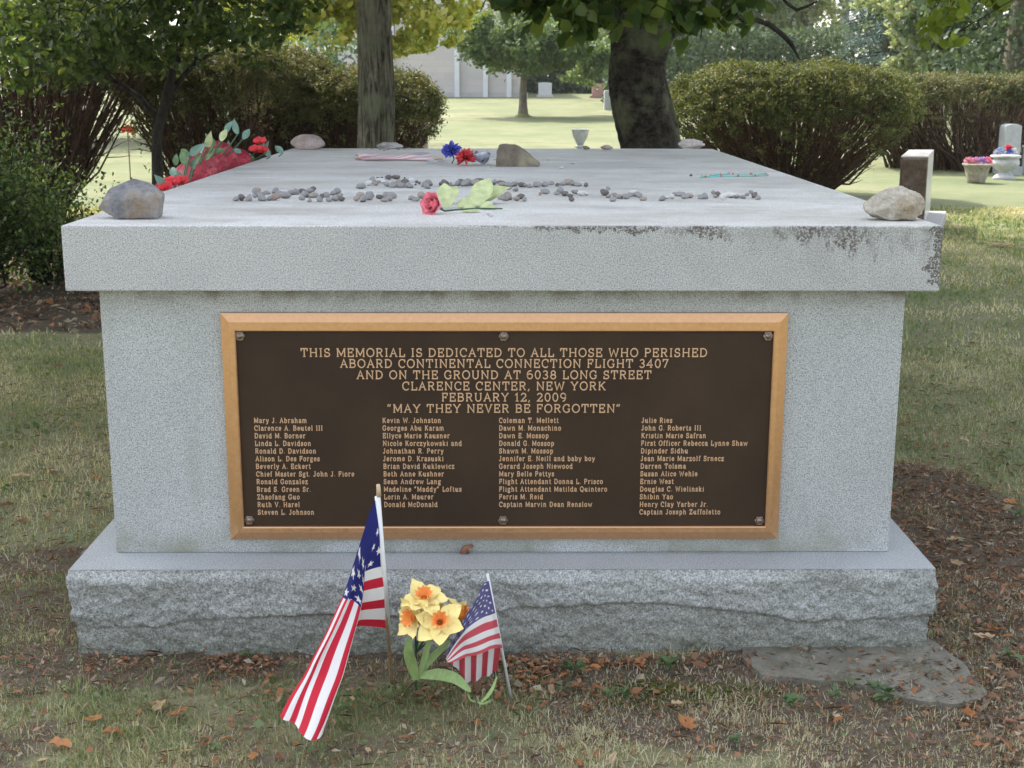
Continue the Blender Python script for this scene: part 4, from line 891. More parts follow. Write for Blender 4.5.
# -------- litter: straw, crumbled leaves
def flakes(N,xs,ys,size,dens,zoff=.004,asp=.5,lift=.006):
    x=rng.uniform(*xs,N); y=rng.uniform(*ys,N); k=outside(x,y,.0)&(rng.random(N)<dens(x,y)); x,y=x[k],y[k]; n=len(x); z=gzn(x,y)+zoff+rng.random(n)*lift
    s=size*rng.gamma(4,.25,n); a=rng.uniform(0,6.283,n); t1=rng.normal(0,.35,n); t2=rng.normal(0,.45,n)
    ex=np.stack([np.cos(a),np.sin(a),t1],-1)*s[:,None]; ey=np.stack([-np.sin(a),np.cos(a),t2],-1)*(s*asp*rng.uniform(.5,1.3,n))[:,None]; c=np.stack([x,y,z],-1)
    up=np.zeros((n,3)); up[:,2]=s*.15
    v=np.stack([c-ex,c-ey*.8+up,c+ex*.9,c+ey+up],1).reshape(-1,3); b_=np.arange(n)[:,None]*4
    return v,np.concatenate([b_+np.array([[0,1,2]]),b_+np.array([[0,2,3]])]),np.repeat(rng.random(n),4)
def pile(x,y): 
    p=np.zeros_like(x)
    for cx,cy,sx,sy,a in LP: p=np.maximum(p,a*np.exp(-((x-cx)/sx)**2-((y-cy)/sy)**2))
    return p
LP=[]
for px,py,sx,sy,a in [(530,665,.10,.03,1.4),(600,662,.18,.025,.9),(240,664,.07,.04,1.),(680,662,.12,.02,.8),(470,690,.3,.06,.25),(560,690,.2,.06,.35),(120,660,.1,.06,.3),(300,690,.25,.05,.2),(780,660,.1,.02,.7),(940,690,.15,.1,.3),(830,650,.1,.02,.6)]:
    q=on_ground(px,py); LP.append((q[0],q[1],sx,sy,a))
lv=[];lf=[];lr=[];nn=0
for args in ((110000,(-3.2,3.2),(-1.7,3.5),.012,lambda x,y:.35+.4*dirt(x,y),.008,.07,.014),(130000,(-2.6,2.7),(-1.6,2.2),.0055,lambda x,y:np.clip(.05+.35*dirt(x,y)+pile(x,y)*.8,0,1),.003,.5,.006),
             (60000,(-1.6,1.8),(-.7,.02),.0075,lambda x,y:np.clip(.03*dirt(x,y)+pile(x,y)*.9,0,1),.006,.6,.018),
             (9000,(-5,6),(-1.5,8),.009,lambda x,y:.10+.15*dirt(x,y),.012,.55,.015),
             (30000,(1.15,2.6),(-.9,2.6),.010,lambda x,y:.05+.5*dirt(x,y),.004,.4,.012),
             (22000,(-7,-1.5),(4.6,11),.022,lambda x,y:.02+.7*dirt(x,y),.01,.5,.02)):
    v,f,r=flakes(*args); lv.append(v); lf.append(f+nn); lr.append(r); nn+=len(v)
M_lit=leafmat('leaf_crumbs',[(.08,.05,.032),(.20,.095,.05),(.33,.14,.07),(.13,.095,.07),(.36,.30,.22),(.30,.16,.09),(.06,.042,.032)],.1,.8)
o=mesh_arr('leaf_litter',np.concatenate(lv),np.concatenate(lf),M_lit,None,(0,0,0),False,{'rnd':np.concatenate(lr)}); tag(o,'crumbled brown leaf litter and dry straw scattered over the soil','leaf litter',kind='stuff')
# clover and moss cover
v,f,r=flakes(60000,(-3.4,3.4),(-1.7,4.5),.0062,lambda x,y:np.clip((n2(x+50,y+8,4,4.6)-.50)*5,.03,1)*(1-.8*dirt(x,y)),.012,.9,.014)
M_clo=leafmat('clover_leaf',[(.075,.12,.045),(.11,.16,.065),(.16,.205,.095)],.25,.5)
o=mesh_arr('clover',v,f,M_clo,None,(0,0,0),False,{'rnd':r}); tag(o,'small clover leaves spreading among the grass','clover',kind='stuff')
q=on_ground(680,690); mv=[]
v,f,r=flakes(26000,(q[0]-.35,q[0]+.35),(q[1]-.14,q[1]+.14),.0032,lambda x,y:np.exp(-((x-q[0])/.2)**2-((y-q[1])/.06)**2)*np.clip((n2(x,y,4,9)-.3)*3,0,1),.002,.8,.005)
v2,f2,r2=flakes(5000,(on_ground(620,0+693)[0]-.5,on_ground(540,693)[0]+.1),(-.36,-.22),.0032,lambda x,y:np.clip((n2(x,y,4,9)-.5)*3,0,1),.002,.8,.005)
o=mesh_arr('moss',np.concatenate([v,v2]),np.concatenate([f,f2+len(v)]),leafmat('moss_tuft',[(.055,.065,.012),(.10,.11,.02),(.14,.14,.04)],.1,.9),None,(0,0,0),False,{'rnd':np.r_[r,r2]}); tag(o,'yellow green moss patch on the soil in front of the base','moss',kind='stuff')
# -------- concrete footing showing at the right front corner
poly=[(742,655),(746,662),(752,668),(760,676),(800,682),(852,684),(905,700),(955,707),(985,698),(982,684),(960,664),(945,652),(935,640),(900,630),(745,630)]
P=[on_ground(a,c) for a,c in poly]; import bmesh
bm=bmesh.new(); vsb=[bm.verts.new((p[0],p[1],-.03)) for p in P]; fc=bm.faces.new(vsb)
r_=bmesh.ops.extrude_face_region(bm,geom=[fc]); 
for e in r_['geom']:
    if isinstance(e,bmesh.types.BMVert): e.co.z=.006
bmesh.ops.triangulate(bm,faces=bm.faces[:]); bmesh.ops.subdivide_edges(bm,edges=bm.edges[:],cuts=6,use_grid_fill=True)
for v_ in bm.verts:
    c=v_.co; nz=float(fbm(np.array([c.x*14,c.y*14,.3]),4))-.5; c.x+=nz*.03; c.y+=(float(fbm(np.array([c.x*14,c.y*14,5.3]),4))-.5)*.03; 
    if c.z>0: c.z+=nz*.008
bmesh.ops.recalc_face_normals(bm,faces=bm.faces[:])
me=bpy.data.meshes.new('concrete_footing'); ctr=P[9]; bmesh.ops.translate(bm,verts=bm.verts[:],vec=(-ctr[0],-ctr[1],0)); bm.to_mesh(me); bm.free()
o=bpy.data.objects.new('concrete_footing',me); COL.objects.link(o); o.location=(ctr[0],ctr[1],0)
me.materials.append(rockmat('old_concrete',(.12,.11,.088),(.20,.185,.15),(.085,.085,.05),11,.6)); tag(o,'worn concrete footing slab showing below the right front corner of the base','footing')
# -------- larger fallen leaves
M_dead=[leafmat('dead_leaf_orange',[(.30,.12,.045),(.42,.19,.08)],.2,.7),leafmat('dead_leaf_brown',[(.16,.075,.04),(.25,.13,.075)],.15,.8),leafmat('dead_leaf_tan',[(.38,.26,.15),(.48,.36,.24)],.2,.8)]
def dead(px,py,sz,mk,seed,lobed=False,z=None):
    r_=np.random.default_rng(seed); c=on_ground(px,py) if z is None else G(px,py,z); n=26; rings=5; ang=r_.uniform(0,6.28)
    v=[(0,0,0)]; 
    for i in range(1,rings+1):
        for j in range(n):
            a=2*math.pi*j/n; R_=(1 if not lobed else .72+.28*abs(math.cos(a*2.5)))*(.6+.4*abs(math.cos(a)))*(1+.10*math.sin(a*7+seed)); v.append((R_*math.cos(a)*i/rings,R_*math.sin(a)*.75*i/rings,0))
    v=np.array(v); k1,k2=r_.uniform(.2,1.1),r_.uniform(-.4,.5); v[:,2]=k1*v[:,1]**2+k2*v[:,0]**2*.6+.12*np.sin(v[:,0]*7+seed)*np.abs(v[:,1])+.06*np.sin(v[:,1]*13)
    Rm=np.array(Matrix.Rotation(ang,3,'Z')@Matrix.Rotation(r_.uniform(-.35,.35),3,'X')); v=(v*sz)@Rm.T; v[:,2]-=v[:,2].min(); v[:,2]+=(float(gzn(c[0],c[1])) if z is None else z)+.004 + (.010 if z is None else 0)
    v[:,:2]+=c[:2]; f=[(0,1+j,1+(j+1)%n) for j in range(n)]
    for i in range(rings-1):
        for j in range(n): k=(j+1)%n; f.append((1+i*n+j,1+(i+1)*n+j,1+(i+1)*n+k,1+i*n+k))
    return mesh_arr('fallen_leaf',v,f,M_dead[mk],None,c,True,{'rnd':np.full(len(v),r_.random())})
for (px,py,sz,mk,lb) in [(686,726,.040,0,'large curled orange and tan dead leaf lying before the mossy soil'),(178,716,.034,0,'orange brown dead leaf on the grass in front of the left end of the base'),
    (112,735,.030,0,'orange dead leaf with a bright tip on the grass at the lower left'),(60,746,.038,0,'long flat orange leaf lying at the lower left edge of the grass'),(94,721,.024,0,'small rusty leaf left of the orange brown leaf in the lower left grass'),
    (160,708,.030,2,'pale tan dead leaf touching the orange brown leaf at the lower left'),(20,478,.040,2,'pale tan dead leaf lying alone on the lawn at the left edge'),(95,478,.034,0,'orange leaf lying against the left side of the monument body'),
    (98,511,.030,1,'brown leaf lying on the lawn by the back left of the base'),(996,630,.030,0,'orange leaf lying on the dark soil to the right of the base'),(984,640,.028,2,'tan leaf lying on the dark soil to the right of the base'),
    (1003,247,.11,2,'pale fallen leaf lying on the lawn at the far right'),(700,668,.022,1,'brown leaf against the foot of the base right of the green weeds'),(640,664,.030,0,'rusty curled leaf strip at the foot of the base beside the green weeds'),
    (205,745,.026,1,'brown leaf lying on the grass at the bottom left below the orange brown leaf'),(968,713,.022,0,'red orange leaf beside the tip of the concrete footing')]:
    tag(dead(px,py,sz,mk,int(px*7+py),mk==0),lb,'leaf','fallen leaves')
r7=np.random.default_rng(5)
for i in range(150):
    px=r7.normal(535,45) if i<80 else r7.uniform(200,270) if i<108 else r7.uniform(20,1000); py=r7.uniform(656,690) if i<80 else r7.uniform(655,678) if i<108 else r7.uniform(690,765)
    tag(dead(px,py,r7.uniform(.008,.019),int(r7.integers(0,2)) if i<108 else int(r7.integers(0,3)),900+i,True),['small curled rusty leaf in the drift of leaves beside the small flag','small brown leaf in the heap at the foot of the base near its left end','small brown leaf scattered on the grass along the bottom of the picture'][0 if i<80 else 1 if i<108 else 2],'leaf',['leaf drift beside the small flag','leaf heap at the left foot of the base','leaves scattered over the front grass'][0 if i<80 else 1 if i<108 else 2])
for i in range(46):
    left=i<20; px=r7.uniform(0,95) if left else r7.uniform(915,1020); py=r7.uniform(335,560) if left else r7.uniform(240,600)
    tag(dead(px,py,r7.uniform(.018,.034),int(r7.integers(0,3)),1900+i,True),'small dead leaf on the lawn left of the monument' if left else 'small dead leaf on the ground right of the monument','leaf','leaves on the left lawn' if left else 'leaves on the right lawn')
tag(dead(585,221.5,.018,2,77,True,T+.001),'tiny tan leaf scrap lying on the slab before the middle pebbles','leaf')
bpy.data.objects.remove([o_ for o_ in bpy.data.objects if o_.get('label','').startswith('tiny tan leaf')][0])
# curled brown leaf caught under the plaque frame
c=V(464,546,INS-.012); mb=MB()
for j,dj in enumerate([(.8,-.3,.1),(-.5,-.4,-.8),(.2,-.3,-.9)]):
    v,f=blade(c+np.array([.003*j,-.006,0]),dj,(0,-1,.2),.034,.013,1.9,8,'strap',.2); mb.add(v,f)
o=mb.build('fallen_leaf',plain('dry_leaf_curl',(.20,.09,.05),.8),None,c,smooth=True); tag(o,'curled brown leaf caught at the bottom edge of the bronze plaque','leaf')
# -------- low broadleaf weeds
M_weed=leafmat('weed_leaf',[(.055,.10,.04),(.09,.15,.06),(.13,.19,.09)],.3,.5)
for i,(px,py,n,sz,lb) in enumerate([(575,676,9,.030,'cluster of broad green weed leaves at the foot of the base'),(668,672,8,.034,'broad leaved weed beside the mossy soil at the foot of the base'),(563,695,7,.020,'small weed sprig in front of the leaf drift'),(625,700,9,.018,'small leafy weed left of the yellow moss'),
    (608,700,6,.018,'tiny weed sprig left of the small leafy weed'),(792,708,10,.026,'leafy weed in front of the concrete footing'),(888,700,9,.030,'bright leafy weed at the front edge of the concrete footing'),(875,690,8,.020,'low weed growing against the concrete footing'),(1010,662,8,.030,'weed at the right edge beside the concrete footing'),
    (835,700,8,.020,'weed sprig between the two leafy weeds before the footing'),(90,500,8,.02,'weed rosette on the lawn beside the left of the base'),(250,512+148,5,.026,'pale leaves lying at the foot of the base near its left end'),(1016,520,7,.03,'weed at the right edge of the lawn'),(75,590,8,.022,'grassy weed beside the left front corner of the base'),(735,745,9,.020,'weed in the bottom grass right of the large curled leaf')]):
    c=on_ground(px,py); t_=thing('weed',lb,'weed',(c[0],c[1],0),'low weeds in front of the memorial'); mb=MB(); rr=[]
    for j in range(n):
        a=rng.uniform(0,6.28); el=rng.uniform(.15,1.1); d=(math.cos(a)*math.cos(el),math.sin(a)*math.cos(el),math.sin(el)); s0=np.array([d[0]*sz*.6*rng.random(),d[1]*sz*.6*rng.random(),.008+.02*rng.random()])+c
        v,f=blade(s0,d,(0,0,1),sz*rng.uniform(.8,1.3),sz*.62,.9,7,'leaf',.12); mb.add(v,f); rr+=[rng.random()]*len(v)
    mb.build('foliage',M_weed,t_,smooth=True,attrs={'rnd':np.array(rr)})
    ms=MB()
    for j in range(4): ms.tube([c,c+np.array([rng.normal()*sz*.5,rng.normal()*sz*.5,.025])],.0009,4)
    ms.build('stem',MG_stem,t_)
# ================================================================ vegetation
def leaf_arr(C_,size,asp=.62,up=.35,hang=0.0):
    n=len(C_); d=rng.normal(size=(n,3)); d[:,2]-=hang; d/=np.linalg.norm(d,axis=1)[:,None]
    nr=rng.normal(size=(n,3)); nr[:,2]+=up*3; s=np.cross(d,nr); s/=np.linalg.norm(s,axis=1)[:,None]+1e-9; nn_=np.cross(s,d)
    sz=(size*rng.uniform(.6,1.35,n))[:,None]; b0=C_-d*sz*.5
    v=np.stack([b0,b0+d*sz*.38+s*sz*asp*.5+nn_*sz*.09,b0+d*sz*.75+s*sz*asp*.36+nn_*sz*.06,b0+d*sz,b0+d*sz*.75-s*sz*asp*.36+nn_*sz*.06,b0+d*sz*.38-s*sz*asp*.5+nn_*sz*.09],1).reshape(-1,3)
    b_=np.arange(n)[:,None]*6
    f=np.concatenate([b_+np.array([[0,1,2,3]]),b_+np.array([[0,3,4,5]])])
    return v,f
def leaf_quads(C_,size,asp=.6,up=.35):
    n=len(C_); d=rng.normal(size=(n,3)); d/=np.linalg.norm(d,axis=1)[:,None]; nr=rng.normal(size=(n,3)); nr[:,2]+=up*3
    s=np.cross(d,nr); s/=np.linalg.norm(s,axis=1)[:,None]+1e-9; sz=(size*rng.uniform(.6,1.35,n))[:,None]
    v=np.stack([C_-d*sz*.5,C_+s*sz*asp*.5,C_+d*sz*.5,C_-s*sz*asp*.5],1).reshape(-1,3); return v,np.arange(n*4).reshape(n,4)
def bark(name,a,b,sc_=(26,26,5),bump=1.0,extra=None):
    m=M(name); v=m.co(sc_); n1=m.noise(1,6,.65,v,.6); n2_=m.noise(30,4,.6)
    c=m.mix(m.ramp(n1,[(.36,0.),(.62,1.)]),a,b); c=m.mix(.5,c,m.mix(1.0,c,m.ramp(n2_,[(.3,.65),(.7,1.3)]),'MULTIPLY'))
    if extra: c=m.mix(m.ramp(m.noise(2.5,5,.6),[(.5,0.),(.62,.75)]),c,extra)
    m.set(c,.9,0,.2); m.bump(m.mix(.3,n1,n2_),bump,.02); return m.m
def trunk_mesh(path,radii,n=72,m=160,furrow=.014,freq=9,twist=0,flute=0,seed=0):
    P=np.array(path,float); s=np.linspace(0,1,len(P)); t=np.linspace(0,1,m); from_=lambda A:np.interp(t,s,A)
    C_=np.stack([from_(P[:,i]) for i in range(3)],-1)
    for _ in range(12): C_[1:-1]=(C_[:-2]+2*C_[1:-1]+C_[2:])/4
    r=from_(np.array(radii,float))
    for _ in range(8): r[1:-1]=(r[:-2]+2*r[1:-1]+r[2:])/4
    mb=MB().tube(C_,r,n,True); v=np.concatenate(mb.v); cc=np.repeat(C_,n,0); rr=np.repeat(r,n); th=np.tile(np.linspace(0,2*math.pi,n,endpoint=False),m); hh=np.repeat(t*np.linalg.norm(P[-1]-P[0]),n)
    q=np.stack([np.cos(th+twist*hh)*freq*.33,np.sin(th+twist*hh)*freq*.33,hh*1.5+seed],-1)
    rid=1-np.abs(2*fbm(q*np.array([1.7,1.7,.8]),4)-1)*2; disp=furrow*np.clip(rid,-.6,1)+flute*rr*np.sin(3*th+hh*1.7+seed)+flute*.6*rr*np.sin(5*th-hh*2.2)
    disp+=.25*rr*(fbm(np.stack([np.cos(th)*.8,np.sin(th)*.8,hh*.9+seed],-1),3)-.5)
    return cc+(v-cc)*(1+disp/rr)[:,None],mb.f
def curve(a,b_,sag=0,wob=.1,n=7,up=0):
    a=np.array(a,float); b_=np.array(b_,float); t=np.linspace(0,1,n)[:,None]; ln=np.linalg.norm(b_-a); p=a+(b_-a)*t
    p[:,2]+=(up*np.sin(np.pi*t[:,0])-sag*t[:,0]**2)*ln; p[1:-1]+=rng.normal(size=(n-2,3))*wob*ln*.25; return p
def tree(name,label,cat,base,tp,tr,crown,nclump,nleaf,lsize,lmat,bmat,group=None,clump_r=.5,shell=.55,furrow=.012,flute=0,twist=0,seed=0,extra_clumps=(),hexleaf=True,main_br=7,origin=None,tm=160,vis=None,up=.35,asp=.62):
    """crown: list of (centre,radii,weight) ellipsoids"""
    t_=thing(name,label,cat,base,group)
    v,f=trunk_mesh(tp,tr,furrow=furrow,flute=flute,twist=twist,seed=seed,m=tm,n=72 if tm>100 else 20); mesh_arr('trunk',v,f,bmat,t_,None,True)
    org=np.array(origin if origin is not None else tp[-1],float); 
    mb=MB(); C_=[]; W_=[c[2] for c in crown]; W_=np.array(W_)/sum(W_); cl=[]
    mains=[]
    for i in range(main_br):
        c,r,_=crown[int(rng.choice(len(crown),p=W_))]; d=rng.normal(size=3); d/=np.linalg.norm(d); e=np.array(c)+d*np.array(r)*.55; mains.append(e)
        pth=curve(org,e,0,.18,9,.06); mb.tube(pth,np.linspace(tr[-1]*.55,tr[-1]*.16,9),8); 
        mains[-1]=pth
    for i in range(nclump):
        c,r,_=crown[int(rng.choice(len(crown),p=W_))]; d=rng.normal(size=3); d/=np.linalg.norm(d); rr=(shell+(1-shell)*rng.random())if rng.random()<.75 else rng.random()
        cl.append((np.array(c)+d*np.array(r)*rr,clump_r*rng.uniform(.6,1.3),1.0))
    for c,r,wt in extra_clumps: cl.append((np.array(c,float),r,wt))
    ends=np.array([m_[k] for m_ in mains for k in (4,6,8)])
    for c,r,wt in cl:
        j=np.argmin(np.linalg.norm(ends-c,axis=1)+.3*np.maximum(0,ends[:,2]-c[2])); 
        if wt>=0: mb.tube(curve(ends[j],c,.0,.2,6,.05),np.linspace(tr[-1]*.13+.004,.004,6),5,False)
    mb.build('branches',bmat,t_,smooth=True)
    wts=np.array([abs(wt)*r**2 for c,r,wt in cl]); cnt=np.maximum(3,(nleaf*wts/wts.sum()).astype(int))
    for (c,r,wt),k in zip(cl,cnt):
        ns=max(1,k//40); sub=c+rng.normal(size=(ns,3))*np.array([.55,.55,.38])*r
        pick=sub[rng.integers(0,ns,k)]; C_.append(pick+rng.normal(size=(k,3))*np.array([.28,.28,.20])*r)
    C_=np.concatenate(C_); v,f=(leaf_arr(C_,lsize,asp,up) if hexleaf else leaf_quads(C_,lsize,asp,up)); rnd=np.repeat(rng.random(len(C_)),6 if hexleaf else 4)
    mesh_arr('crown',v,f,lmat,t_,None,False,{'rnd':rnd}); return t_
BK_cherry=bark('cherry_bark',(.008,.007,.006),(.055,.047,.037),(16,16,22),1.0,(.12,.13,.075))
BK_lin=bark('furrowed_bark',(.022,.019,.014),(.20,.185,.14),(34,34,4),1.0,(.16,.17,.11))
BK_dark=bark('dark_bark',(.018,.016,.014),(.05,.045,.038),(20,20,6),.6)
BK_mid=bark('grey_brown_bark',(.10,.085,.065),(.20,.17,.13),(14,14,5),.6)
G_cherry=leafmat('cherry_leaf',[(.035,.070,.018),(.060,.105,.025),(.10,.15,.035),(.17,.21,.05)],.5,.45)
G_shade=leafmat('small_tree_leaf',[(.035,.065,.025),(.06,.10,.035),(.10,.145,.05),(.18,.22,.07)],.5,.45)
G_yel=leafmat('yellow_green_leaf',[(.22,.27,.05),(.33,.36,.08),(.45,.43,.12),(.52,.47,.16)],.5,.5)
G_mid=leafmat('mid_green_leaf',[(.08,.13,.055),(.12,.175,.075),(.17,.23,.10)],.4,.5)
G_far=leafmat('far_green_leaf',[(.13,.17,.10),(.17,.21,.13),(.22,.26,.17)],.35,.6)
G_farl=leafmat('far_light_leaf',[(.24,.28,.18),(.30,.34,.22),(.38,.42,.29)],.4,.6)  # far leaf tones paled so the colour carries haze and sunlight
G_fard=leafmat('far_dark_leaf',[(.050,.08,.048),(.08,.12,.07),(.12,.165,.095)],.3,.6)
G_spruce=leafmat('blue_spruce_needle',[(.07,.12,.12),(.12,.18,.18),(.18,.24,.25)],.15,.6)
G_blue=leafmat('blue_green_leaf',[(.06,.11,.07),(.10,.16,.11),(.15,.21,.15)],.3,.5)
# --- tree behind the slab on the left: straight furrowed trunk
def at(px,py,Y): return V(px,py,Y)
b0=at(377,250,8.6); b0[2]=0
tree('tree','straight tree with a furrowed grey brown trunk behind the left part of the slab','tree',(b0[0],b0[1],0),
  [(b0[0]+.02,b0[1],-.1),at(377,190,8.6),at(376.5,120,8.6),at(375,60,8.6),at(373,0,8.6),(b0[0]-.06,8.7,3.6),(b0[0]-.05,8.8,4.6)],[.23,.158,.142,.136,.131,.125,.10],
  [((-3.0,9.3,5.6),(4.2,4.0,2.3),1),((-1.6,6.8,6.4),(3.8,3.6,2.0),1.0),((-2.4,4.4,5.2),(3.0,2.8,1.2),.9)],165,135000,.15,G_cherry,BK_lin,clump_r=1.05,furrow=.024,seed=3,main_br=9)  # last crown mass added out of view to block sun from the slab
# --- cherry: thick leaning, fluted trunk
b0=at(655,235,8.3); b0[2]=0
def fg(px,py,Y,r,w_=1): return (at(px,py,Y),r,w_)
ex=[fg(500,6,6.3,.20,.5),fg(480,12,6.6,.16,.5),fg(523,16,6.5,.2,.5),fg(545,10,6.4,.22),fg(570,14,6.2,.26,1.2),fg(598,12,6.0,.25,1.2),fg(620,20,6.0,.2,.8),fg(610,38,6.0,.10,.3),fg(650,8,6.1,.24),fg(690,10,6.1,.24),fg(715,12,6.2,.22),
    fg(690,34,6.4,.16,.5),fg(700,42,6.4,.10,.2),fg(735,5,6.4,.14,.3),fg(580,-8,6.0,.3,1.6),fg(640,-12,6.0,.35,1.6),fg(560,-14,6.4,.3,1.5),fg(510,-12,6.5,.22),fg(700,-12,6.1,.3,1.2),fg(760,12,6.8,.09,.15),fg(745,24,6.8,.08,.10)]
tree('cherry_tree','old cherry tree with thick dark leaning trunk behind the right part of the slab','tree',(b0[0],b0[1],0),
  [(b0[0]+.16,b0[1],-.1),at(664,230,8.3),at(653,155,8.3),at(644,117,8.3),at(639,88,8.3),at(638,59,8.3),at(650,30,8.27),at(672,0,8.2),at(700,-35,8.1)],[.42,.31,.245,.235,.23,.215,.18,.155,.13],
  [((1.8,7.6,5.4),(4.0,4.0,2.0),1),((.4,10.6,5.8),(4.0,3.4,2.1),.8),((-.2,5.0,5.6),(2.8,2.4,1.3),.5)],115,85000,.13,G_cherry,BK_cherry,clump_r=1.0,furrow=.026,flute=.05,twist=.8,seed=9,main_br=9,extra_clumps=ex,asp=.68)
# second limb of the fork and a bare branch reaching right
cht=[o_ for o_ in bpy.data.objects if o_.name=='cherry_tree'][0]
v,f=trunk_mesh([at(637,90,8.28),at(632,60,8.25),at(627,25,8.2),at(620,-15,8.1)],[.10,.165,.13,.11],furrow=.014,m=60,seed=4); mesh_arr('limb',v,f,BK_cherry,cht,None,True)
mb=MB(); mb.tube([at(800,60,7.5),at(792,45,7.5),at(783,35,7.5),at(770,25,7.5),at(757,20,7.4),at(745,22,7.3),at(730,10,7.2),at(712,-8,7.1)],[.006,.02,.022,.022,.02,.018,.02,.024],8)
mb.tube([at(820,0,7.2),at(808,6,7.2),at(797,10,7.2),at(788,4,7.2),at(776,-10,7.2),at(740,-30,7.2)],[.004,.010,.014,.014,.016,.02],8); mb.build('bare_branch',BK_dark,cht,smooth=True)
# --- bright hanging branch at the top right (a neighbouring tree outside the frame)
G_bright=leafmat('bright_hanging_leaf',[(.14,.20,.03),(.22,.28,.05),(.30,.35,.08)],.55,.45)
c0=at(1290,300,6.4); c0[2]=0
def fh(px,py,r,w_=1): return (at(px,py,5.6),r,w_)
tree('tree','tree whose bright yellow green leafy branch hangs into the top right corner','tree',c0,[c0,c0+np.array([0,0,1.5]),c0+np.array([-.1,0,3.2]),c0+np.array([-.2,-.1,4.4])],[.2,.14,.10,.035],
  [((c0[0]+.2,6.6,5.0),(2.2,2.2,1.3),1)],26,9000,.10,G_bright,BK_dark,clump_r=.7,seed=6,extra_clumps=[fh(935,10,.14,1.3),fh(948,22,.13,1.2),fh(958,32,.11,.8),fh(930,42,.08,.5),fh(925,24,.10,.7),fh(970,12,.14,1.2),fh(985,4,.13,.8),fh(918,0,.14,.8),fh(950,-5,.18,1.4),fh(1000,-8,.2,1.4),fh(945,45,.06,.25)],main_br=5,asp=.6)
# --- small dark spreading tree at the left
b0=GT(157,178); b0=at(157,178,11.0); b0[2]=0
S=lambda px,py,r,w_=1:(at(px,py,10.6+rng.uniform(-1.2,1.0)),r,w_)
exs=[S(x,y,.34,1) for x,y in [(20,20),(60,10),(100,25),(140,15),(180,20),(215,15),(250,12),(275,25),(40,45),(85,48),(125,45),(165,38),(200,38),(235,35),(10,60),(60,62),(110,60),(265,5),(230,3),(160,2),(100,0),(40,0),(285,14),(0,35)]]
tree('tree','small dark tree with a thin forked trunk left of the slab','tree',(b0[0],b0[1],0),
  [b0+np.array([0,0,-.05]),at(157,160,11),at(157,135,11),at(163,112,11),at(168,92,11),at(173,70,11)],[.075,.052,.048,.046,.042,.035],
  [((b0[0],11.4,3.2),(2.4,2.0,.9),1)],24,17000,.085,G_shade,BK_dark,clump_r=.55,furrow=.006,seed=12,extra_clumps=exs,main_br=6,origin=at(175,62,11))
st_t=[o_ for o_ in bpy.data.objects if o_.type=='EMPTY' and o_.get('label','').startswith('small dark tree')][0]
mb=MB()
for pth,r0 in [([(160,122),(140,98),(118,82),(100,66),(88,45),(80,20)],.036),([(166,100),(180,80),(196,62),(215,52),(240,38),(262,20)],.034),([(168,92),(172,70),(178,50),(190,30)],.03),([(172,72),(160,50),(140,44),(120,40)],.02),([(180,62),(176,40),(165,20)],.02),([(118,82),(90,78),(60,70),(20,60)],.022),([(196,60),(196,40),(200,20)],.02)]:
    mb.tube([at(x,y,11+.1*i) for i,(x,y) in enumerate(pth)],np.linspace(r0,r0*.35,len(pth)),9)
mb.build('limbs',BK_dark,st_t,smooth=True)
